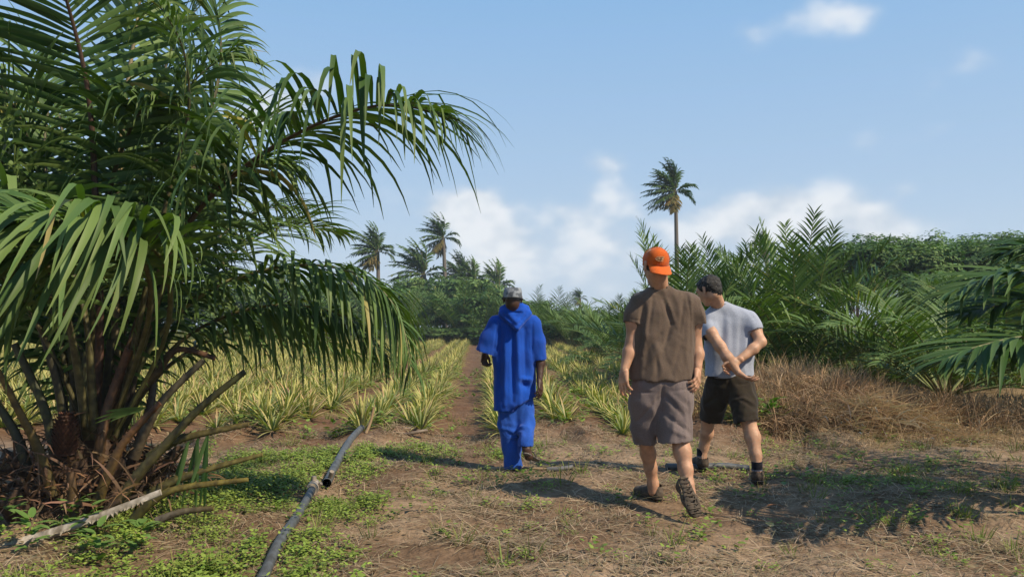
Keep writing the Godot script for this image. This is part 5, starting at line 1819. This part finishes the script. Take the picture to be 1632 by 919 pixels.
	mb.tube(ring, 0.0022, 0.0022, 5, pale, pale, 1.0, back, false)
	for s in [-1.0, 1.0]:
		for i in 4:
			mb.tube(curve([bc + right * s * 0.005 - up * (0.006 - 0.003 * i), bc + right * s * 0.017 + up * (0.004 * i - 0.003) - back * 0.002, bc + right * s * (0.034 - 0.004 * i) + up * (0.004 * i - 0.004) - back * 0.010], 5), 0.0019, 0.0012, 5, pale, pale * 0.9, 1.0, back)
	mb.tube(PackedVector3Array([bc - up * 0.007 + back * 0.001, bc + up * 0.009 + back * 0.001]), 0.005, 0.003, 8, Color(0.16, 0.10, 0.06), Color(0.16, 0.10, 0.06))
	part("badge", mb.mesh(), M.twill, cap)
	# short brown hair under the cap
	mb = MB.new()
	solid([[[hc - back * 0.02 + up * 0.0, 0.074], [hc + back * 0.03 - up * 0.005, 0.075], [hc + back * 0.045 - up * 0.045, 0.045]]], 0.02, 0.0075, 0.12, mb, func(p: Vector3) -> Color: return Color(0.05, 0.03, 0.018), null, {0: [right, 1.08]}, {0: [[hc - back * 0.035, -back], [hc - up * 0.065, -up], [hc + up * 0.03, up]]})
	part("hair", mb.mesh(), M.hair, who)

func man_in_pale_shirt() -> void:
	var base := on_ground(1165, 6.55)
	var who := thing("person", "person in pale blue-grey T-shirt and dark shorts walking with hands clasped behind the back", "person", base)
	var P := func(u: float, v: float, d: float) -> Vector3: return spot(u, v, d) - base
	skin_tone = Color(0.46, 0.27, 0.175)
	var hc: Vector3 = P.call(1131, 464, 6.42)
	var neck: Vector3 = P.call(1145, 487, 6.52)
	var el: Vector3 = P.call(1148, 552, 6.36)
	var wl: Vector3 = P.call(1177, 594, 6.27)
	var er: Vector3 = P.call(1213, 545, 6.40)
	var wr: Vector3 = P.call(1175, 576, 6.30)
	var al: Vector3 = P.call(1119, 728, 6.84)
	var ar: Vector3 = P.call(1207, 750, 6.26)
	var chains := [
		[[neck, 0.062], [P.call(1155, 512, 6.54), 0.09]],
		[[P.call(1131, 506, 6.5), 0.055], [P.call(1133, 530, 6.42), 0.052], [el, 0.045], [P.call(1160, 570, 6.31), 0.044], [wl, 0.030]],
		[[P.call(1194, 508, 6.5), 0.055], [P.call(1204, 526, 6.47), 0.052], [er, 0.044], [P.call(1200, 557, 6.36), 0.043], [wr, 0.030]],
		[[P.call(1148, 520, 6.54), 0.08], [P.call(1150, 610, 6.54), 0.075]],
		[[P.call(1178, 520, 6.54), 0.08], [P.call(1176, 610, 6.54), 0.075]],
		[[P.call(1147, 620, 6.58), 0.075], [P.call(1129, 664, 6.74), 0.060], [P.call(1127, 690, 6.79), 0.055], [P.call(1122, 712, 6.83), 0.042], [al, 0.038], [al - Vector3(0, 0.05, 0), 0.038]],
		[[P.call(1178, 620, 6.5), 0.075], [P.call(1192, 668, 6.38), 0.062], [P.call(1200, 697, 6.33), 0.062], [P.call(1205, 725, 6.28), 0.045], [ar, 0.038], [ar - Vector3(0, 0.05, 0), 0.038]],
	]
	var mb := MB.new()
	solid(chains, 0.03, 0.012, 0.16, mb, skin)
	var fwd := Vector3(-0.62, -0.42, -0.78).normalized()
	var up := Vector3(-0.22, 1, -0.30)
	head(mb, hc, fwd, up, neck, 0.060, 1.0, who, skin)
	hand(mb, wl, P.call(1198, 607, 6.22) - wl, Vector3(0.3, -0.9, 0.35), 1.0, [0.35, 0.42, 0.5, 0.55], 1.0, skin, 0.1)
	hand(mb, wr, P.call(1160, 584, 6.32) - wr, Vector3(-0.2, 0.35, -0.9), -1.0, [0.85, 0.9, 0.9, 0.85], 1.06, skin)
	part("body", mb.mesh(), M.skin, who)
	up = (up - fwd * up.dot(fwd)).normalized()
	var right := fwd.cross(up)
	mb = MB.new()
	solid([[[hc + up * 0.042 + fwd * 0.02, 0.087], [hc + up * 0.035 - fwd * 0.028, 0.092], [hc - up * 0.03 - fwd * 0.055, 0.055]]], 0.03, 0.0075, 0.13, mb, func(p: Vector3) -> Color: return Color(0.022, 0.017, 0.014) * (1.0 + 0.6 * n_fold.get_noise_3dv(p * 30.0)),
		func(p: Vector3, n: Vector3) -> float: return 0.007 * n_fold.get_noise_3dv(p * 30.0) + 0.004 * n_fold.get_noise_3dv(p * 75.0), {0: [right, 1.10]}, {0: [[hc + fwd * 0.058 + up * 0.06, (fwd * 1.0 - up * 0.75).normalized(), 0.02], [hc - up * 0.052, (-up + fwd * 0.25).normalized(), 0.03]]})
	part("hair", mb.mesh(), M.hair, who)
	# T-shirt
	var tone := Color(0.37, 0.41, 0.505)
	var hem := [P.call(1162, 599, 6.5), Vector3(0.0, -1, 0), 0.010]
	var cl := [P.call(1132, 538, 6.45), (P.call(1137, 560, 6.38) - P.call(1129, 510, 6.5)).normalized()]
	var cr := [P.call(1204, 527, 6.47), (P.call(1212, 545, 6.43) - P.call(1197, 508, 6.5)).normalized()]
	var z := Vector3(0, 0, 1)
	mb = MB.new()
	var neck_cut := [P.call(1146, 482, 6.53), Vector3(-0.25, 1, -0.1).normalized()]
	solid([
		[[P.call(1144, 494, 6.53), 0.074], [P.call(1133, 507, 6.51), 0.078]],
		[[P.call(1152, 493, 6.53), 0.076], [P.call(1192, 509, 6.51), 0.080]],
		[[P.call(1144, 522, 6.54), 0.122], [P.call(1146, 560, 6.54), 0.112], [P.call(1145, 618, 6.52), 0.118]],
		[[P.call(1180, 522, 6.54), 0.122], [P.call(1179, 560, 6.54), 0.112], [P.call(1180, 618, 6.52), 0.118]],
		[[P.call(1162, 518, 6.54), 0.126], [P.call(1162, 618, 6.52), 0.128]],
		[[P.call(1130, 510, 6.5), 0.072], [P.call(1131, 525, 6.46), 0.074], [P.call(1136, 555, 6.40), 0.072]],
		[[P.call(1195, 511, 6.5), 0.072], [P.call(1200, 520, 6.48), 0.072], [P.call(1210, 543, 6.44), 0.070]],
	], 0.035, 0.0105, 0.2, mb, func(p: Vector3) -> Color: return tone * (0.97 + 0.12 * n_fold.get_noise_3dv(p * 4.0)), creases([
			[P.call(1155, 500, 6.4), P.call(1152, 560, 6.4), 0.018, -0.006], [P.call(1168, 505, 6.4), P.call(1170, 560, 6.4), 0.02, -0.005], [P.call(1161, 500, 6.4), P.call(1162, 570, 6.4), 0.02, 0.004],
			[P.call(1183, 510, 6.4), P.call(1179, 575, 6.4), 0.018, -0.007], [P.call(1192, 520, 6.4), P.call(1189, 590, 6.4), 0.02, 0.008], [P.call(1138, 510, 6.4), P.call(1134, 590, 6.4), 0.018, -0.007]], folds(0.004, 4.4, 0.8, 21.0)),
		{2: [z, 1.15, 0.06], 3: [z, 1.15, 0.06], 4: [z, 1.15, 0.06]}, {0: [neck_cut], 1: [neck_cut], 2: [hem], 3: [hem], 4: [hem], 5: [cl], 6: [cr]})
	var top := part("shirt", mb.mesh(), M.cotton, who)
	part("collar", neck_ring(P.call(1146, 488, 6.52), Vector3(-0.25, 1, -0.25), 0.066, tone * 0.92).mesh(), M.cotton, top)
	# shorts
	var dark := Color(0.043, 0.035, 0.026)
	var hl := [P.call(1128, 667, 6.74), Vector3(-0.1, -1, -0.25).normalized(), 0.012]
	var hr := [P.call(1189, 673, 6.37), Vector3(0.15, -1, 0.25).normalized(), 0.012]
	var waist := [P.call(1162, 592, 6.5), Vector3.UP]
	mb = MB.new()
	solid([
		[[P.call(1146, 612, 6.56), 0.115], [P.call(1139, 640, 6.63), 0.110], [P.call(1129, 690, 6.79), 0.085]],
		[[P.call(1180, 612, 6.5), 0.115], [P.call(1185, 640, 6.45), 0.112], [P.call(1193, 690, 6.33), 0.098]],
		[[P.call(1163, 608, 6.53), 0.12], [P.call(1163, 622, 6.53), 0.10]],
	], 0.035, 0.0105, 0.18, mb, func(p: Vector3) -> Color: return dark * (0.95 + 0.3 * n_fold.get_noise_3dv(p * 4.0)), creases([
		[P.call(1163, 602, 6.4), P.call(1164, 640, 6.4), 0.010, -0.014], [P.call(1176, 612, 6.4), P.call(1196, 610, 6.4), 0.007, -0.008], [P.call(1132, 612, 6.4), P.call(1152, 614, 6.4), 0.007, -0.008],
		[P.call(1172, 632, 6.4), P.call(1202, 650, 6.4), 0.016, -0.012], [P.call(1150, 632, 6.4), P.call(1122, 655, 6.4), 0.016, -0.012]], folds(0.008, 4.0, 2.5, 33.0)), {}, {0: [hl, waist], 1: [hr, waist], 2: [waist]})
	part("shorts", mb.mesh(), M.twill, who)
	for q in [[al, 0.0], [ar, 0.0]]:
		mb = MB.new()
		mb.tube(PackedVector3Array([q[0] + Vector3(0, 0.075, 0), q[0] + Vector3(0, 0.02, 0), q[0] - Vector3(0, 0.04, 0)]), 0.045, 0.045, 14, Color(0.012, 0.013, 0.022), Color(0.012, 0.013, 0.022))
		mb.tube(PackedVector3Array([q[0] + Vector3(0, 0.012, 0), q[0] + Vector3(0, 0.004, 0)]), 0.0458, 0.0458, 14, Color(0.16, 0.17, 0.22), Color(0.16, 0.17, 0.22))
		part("sock", mb.mesh(), M.cotton, who)
	shoe(who, al + Vector3(0.02, -0.10, 0.075), al + Vector3(-0.06, -0.105, -0.20), Vector3(0, 1, 0.1), Color(0.105, 0.075, 0.05), Color(0.04, 0.035, 0.03), 0.09)
	shoe(who, ar + Vector3(-0.01, -0.085, 0.08), ar + Vector3(0.06, -0.125, -0.19), Vector3(0, 1, -0.2), Color(0.10, 0.07, 0.048), Color(0.035, 0.033, 0.03), 0.09)

func man_in_blue() -> void:
	var base := on_ground(820, 6.95)
	var who := thing("person", "person in torn bright blue hooded tunic and trousers with a pale cap walking away", "person", base)
	var P := func(u: float, v: float, d: float) -> Vector3: return spot(u, v, d) - base
	skin_tone = Color(0.060, 0.031, 0.021)
	var hc: Vector3 = P.call(817, 478, 6.86)
	var neck: Vector3 = P.call(818, 500, 6.92)
	var wl: Vector3 = P.call(773, 562, 7.10)
	var wr: Vector3 = P.call(860, 606, 6.86)
	var mb := MB.new()
	var rf: Vector3 = P.call(839, 716, 6.72)
	solid([
		[[neck, 0.056], [P.call(820, 520, 6.95), 0.09]],
		[[P.call(787, 512, 6.93), 0.05], [P.call(778, 540, 6.92), 0.042], [P.call(775, 553, 6.96), 0.040], [wl, 0.028]],
		[[P.call(852, 514, 6.93), 0.05], [P.call(860, 560, 6.95), 0.042], [P.call(861, 578, 6.92), 0.041], [wr, 0.027]],
		[[P.call(808, 520, 6.95), 0.07], [P.call(812, 630, 6.95), 0.07]],
		[[P.call(832, 520, 6.95), 0.07], [P.call(830, 630, 6.95), 0.07]],
		[[P.call(812, 630, 6.95), 0.07], [P.call(812, 690, 6.93), 0.055], [P.call(818, 735, 6.93), 0.04], [P.call(817, 746, 6.88), 0.035]],
		[[P.call(832, 630, 6.95), 0.07], [P.call(837, 680, 6.9), 0.055], [P.call(838, 706, 6.76), 0.040], [rf, 0.034], [rf + Vector3(0.02, -0.06, 0.0), 0.032], [rf + Vector3(0.05, -0.085, -0.10), 0.026]],
	], 0.03, 0.012, 0.14, mb, skin)
	head(mb, hc, Vector3(0.05, -0.15, -1), Vector3(0, 1, -0.12), neck, 0.056, 0.98, who, skin)
	hand(mb, wl, P.call(770, 582, 7.14) - wl, Vector3(-0.75, 0.1, -0.5), 1.0, [0.9, 0.95, 0.95, 0.9], 1.0, skin)
	hand(mb, wr, P.call(863, 636, 6.80) - wr, Vector3(0.85, 0, 0.5), -1.0, [0.4, 0.45, 0.5, 0.55], 1.0, skin)
	part("body", mb.mesh(), M.dark_skin, who)
	# tunic, torn at the hem
	var blue := Color(0.014, 0.080, 0.46)
	var z := Vector3(0, 0, 1)
	var hl := [P.call(805, 653, 6.9), Vector3(-0.05, -1, 0).normalized(), 0.035]
	var hr := [P.call(838, 638, 6.9), Vector3(0.25, -1, 0).normalized(), 0.06]
	var cl := [P.call(773, 562, 6.93), (P.call(762, 580, 6.93) - P.call(783, 520, 6.93)).normalized(), 0.01]
	var cr := [P.call(859, 573, 6.93), (P.call(862, 590, 6.93) - P.call(854, 520, 6.93)).normalized(), 0.01]
	mb = MB.new()
	solid([
		[[P.call(812, 508, 6.93), 0.07], [P.call(793, 515, 6.93), 0.078]],
		[[P.call(824, 508, 6.93), 0.07], [P.call(848, 516, 6.93), 0.076]],
		[[P.call(808, 530, 6.95), 0.118], [P.call(807, 570, 6.95), 0.115], [P.call(807, 670, 6.92), 0.122]],
		[[P.call(834, 530, 6.95), 0.118], [P.call(834, 570, 6.95), 0.115], [P.call(833, 660, 6.92), 0.118]],
		[[P.call(821, 530, 6.95), 0.125], [P.call(820, 640, 6.92), 0.13]],
		[[P.call(792, 516, 6.93), 0.078], [P.call(782, 540, 6.93), 0.092], [P.call(768, 580, 6.92), 0.098]],
		[[P.call(849, 517, 6.93), 0.076], [P.call(855, 545, 6.93), 0.078], [P.call(861, 595, 6.93), 0.076]],
	], 0.035, 0.0105, 0.2, mb, func(p: Vector3) -> Color: return blue * (0.95 + 0.2 * n_fold.get_noise_3dv(p * 4.0)), creases([
			[P.call(793, 512, 6.8), P.call(788, 556, 6.8), 0.009, -0.010], [P.call(849, 512, 6.8), P.call(848, 565, 6.8), 0.009, -0.010],
			[P.call(824, 520, 6.8), P.call(829, 644, 6.8), 0.022, 0.022], [P.call(816, 524, 6.8), P.call(817, 640, 6.8), 0.018, -0.020], [P.call(836, 524, 6.8), P.call(838, 600, 6.8), 0.018, -0.018],
			[P.call(806, 520, 6.8), P.call(805, 645, 6.8), 0.018, 0.013], [P.call(797, 525, 6.8), P.call(795, 640, 6.8), 0.018, -0.014], [P.call(845, 530, 6.8), P.call(848, 630, 6.8), 0.02, 0.014], [P.call(832, 612, 6.8), P.call(848, 618, 6.8), 0.028, -0.034], [P.call(830, 603, 6.8), P.call(850, 606, 6.8), 0.02, 0.018]], folds(0.007, 4.2, 0.6, 50.0)),
		{2: [z, 1.15, 0.06], 3: [z, 1.15, 0.06], 4: [z, 1.15, 0.06]}, {2: [hl], 3: [hr], 4: [[P.call(820, 646, 6.9), Vector3(0.2, -1, 0).normalized(), 0.05]], 5: [cl], 6: [cr]})
	var tunic := part("tunic", mb.mesh(), M.cotton, who)
	# the hood lies folded on the back
	mb = MB.new()
	solid([[[P.call(800, 502, 6.92), 0.036], [P.call(803, 493, 6.90), 0.034], [P.call(810, 489, 6.865), 0.032], [P.call(819, 487, 6.845), 0.032], [P.call(829, 488, 6.865), 0.032], [P.call(837, 492, 6.90), 0.034], [P.call(842, 502, 6.92), 0.036]],
		[[P.call(800, 500, 6.87), 0.034], [P.call(823, 522, 6.795), 0.024]],
		[[P.call(842, 500, 6.87), 0.034], [P.call(824, 522, 6.795), 0.024]],
		[[P.call(808, 498, 6.86), 0.040], [P.call(822, 514, 6.80), 0.030]],
		[[P.call(834, 498, 6.86), 0.040], [P.call(824, 514, 6.80), 0.030]],
		[[P.call(812, 498, 6.85), 0.045], [P.call(830, 498, 6.85), 0.045]],
	], 0.028, 0.009, 0.12, mb, func(p: Vector3) -> Color: return blue * (1.05 + 0.2 * n_fold.get_noise_3dv(p * 5.0)), creases([
		[P.call(806, 503, 6.8), P.call(823, 519, 6.8), 0.010, -0.010], [P.call(837, 503, 6.8), P.call(825, 519, 6.8), 0.010, -0.010], [P.call(812, 497, 6.8), P.call(832, 498, 6.8), 0.010, -0.012]], folds(0.003, 7.0, 5.0, 61.0)))
	part("hood", mb.mesh(), M.cotton, tunic)
	# trousers
	var tb := Color(0.026, 0.10, 0.47)
	mb = MB.new()
	solid([
		[[P.call(812, 630, 6.95), 0.105], [P.call(811, 680, 6.93), 0.098], [P.call(816, 715, 6.93), 0.085], [P.call(819, 765, 6.92), 0.078]],
		[[P.call(833, 630, 6.95), 0.10], [P.call(838, 672, 6.90), 0.080], [P.call(838, 702, 6.77), 0.068], [P.call(838, 735, 6.69), 0.062]],
	], 0.03, 0.0105, 0.16, mb, func(p: Vector3) -> Color: return tb * (0.95 + 0.25 * n_fold.get_noise_3dv(p * 4.0)), folds(0.011, 4.2, 3.2, 72.0), {}, {0: [[P.call(819, 747, 6.92), Vector3(0.05, -1, 0.1).normalized(), 0.012]], 1: [[P.call(838, 711, 6.74), Vector3(0, -1, 0.2).normalized(), 0.01]]})
	part("trousers", mb.mesh(), M.twill, who)
	# sandals
	var f := Field.new(rf + Vector3(-0.12, -0.22, -0.26), rf + Vector3(0.2, 0.06, 0.2), 0.007)
	var toe := rf + Vector3(0.085, -0.115, -0.14)
	var heel := rf + Vector3(-0.005, -0.03, 0.055)
	var un := (toe - heel).cross(Vector3(1, 0, 0.3)).normalized()
	f.bone(heel, 0.036, toe, 0.042, 0.01, un, 3.4)
	mb = MB.new()
	f.net(mb, func(p: Vector3) -> Color: return Color(0.22, 0.20, 0.19))
	var sd := part("sandal", mb.mesh(), M.leather, who)
	mb = MB.new()
	mb.tube(curve([heel.lerp(toe, 0.5) + Vector3(-0.045, 0.0, 0), heel.lerp(toe, 0.6) + Vector3(0, 0.055, 0), heel.lerp(toe, 0.5) + Vector3(0.05, 0.0, 0)], 6), 0.006, 0.006, 6, Color(0.10, 0.09, 0.09), Color(0.10, 0.09, 0.09))
	part("strap", mb.mesh(), M.leather, sd)
	# cap with a dark band, close-cropped hair below it
	var up := Vector3(0.02, 1, -0.10).normalized()
	var back := Vector3(-0.05, 0.1, 1).normalized()
	back = (back - up * back.dot(up)).normalized()
	var right := back.cross(up)
	var k := hc + up * 0.045
	mb = MB.new()
	solid([[[k - back * 0.03 - up * 0.02, 0.090], [k + back * 0.02 - up * 0.02, 0.093]], [[k - back * 0.03 + up * 0.035, 0.082], [k + back * 0.018 + up * 0.035, 0.084]]], 0.03, 0.0075, 0.13, mb,
		func(p: Vector3) -> Color: return Color(0.10, 0.115, 0.14).lerp(Color(0.27, 0.30, 0.34), smoothstep(-0.2, 0.2, n_fold.get_noise_3dv(p * 16.0))), func(p: Vector3, n: Vector3) -> float: return 0.004 * n_fold.get_noise_3dv(p * 18.0), {0: [right, 1.08], 1: [right, 1.08]}, {0: [[k - up * 0.042, (-up - back * 0.1).normalized()], [k + up * 0.066, up]], 1: [[k + up * 0.072, (up + back * 0.12).normalized()], [k - up * 0.042, (-up - back * 0.1).normalized()]]})
	var cap := part("cap", mb.mesh(), M.twill, who)
	mb = MB.new()
	var ring := PackedVector3Array()
	for i in 25:
		var q := TAU * i / 24.0
		ring.append(k - up * 0.036 - back * 0.004 + right * cos(q) * 0.086 + back * sin(q) * 0.117)
	mb.tube(ring, 0.017, 0.017, 6, Color(0.035, 0.037, 0.042), Color(0.035, 0.037, 0.042), 0.35, Vector3(0, 1, 0), false)
	part("band", mb.mesh(), M.twill, cap)
	mb = MB.new()
	f = Field.new(k - back * 0.15 - Vector3.ONE * 0.12, k - back * 0.15 + Vector3.ONE * 0.12, 0.0075)
	f.bone(k - back * 0.11 - up * 0.02 - right * 0.03, 0.055, k - back * 0.11 - up * 0.02 + right * 0.03, 0.055, 0.01, up, 7.0)
	f.net(mb, func(p: Vector3) -> Color: return Color(0.2, 0.21, 0.23))
	part("visor", mb.mesh(), M.twill, cap)

# ---------------------------------------------------------------- the scene
func _ready() -> void:
	rng.seed = 20240611
	n_low = noise(1, 0.35, 2)
	n_mid = noise(2, 1.4, 3)
	n_fine = noise(5, 7.0, 3)
	n_patch = noise(6, 0.75, 3)
	n_fold = noise(8, 1.0, 2)
	make_camera_and_light()
	make_materials()
	var steps := {"ground": make_ground, "far palms": far_palms, "trees": trees_and_bushes, "young palms": young_palms, "pineapples": pineapples, "cover": ground_cover,
		"big palm": big_palm, "side palm": side_palm, "pipes": pipes, "brown": man_in_brown, "pale": man_in_pale_shirt, "blue": man_in_blue}
	for s in steps:
		steps[s].call()
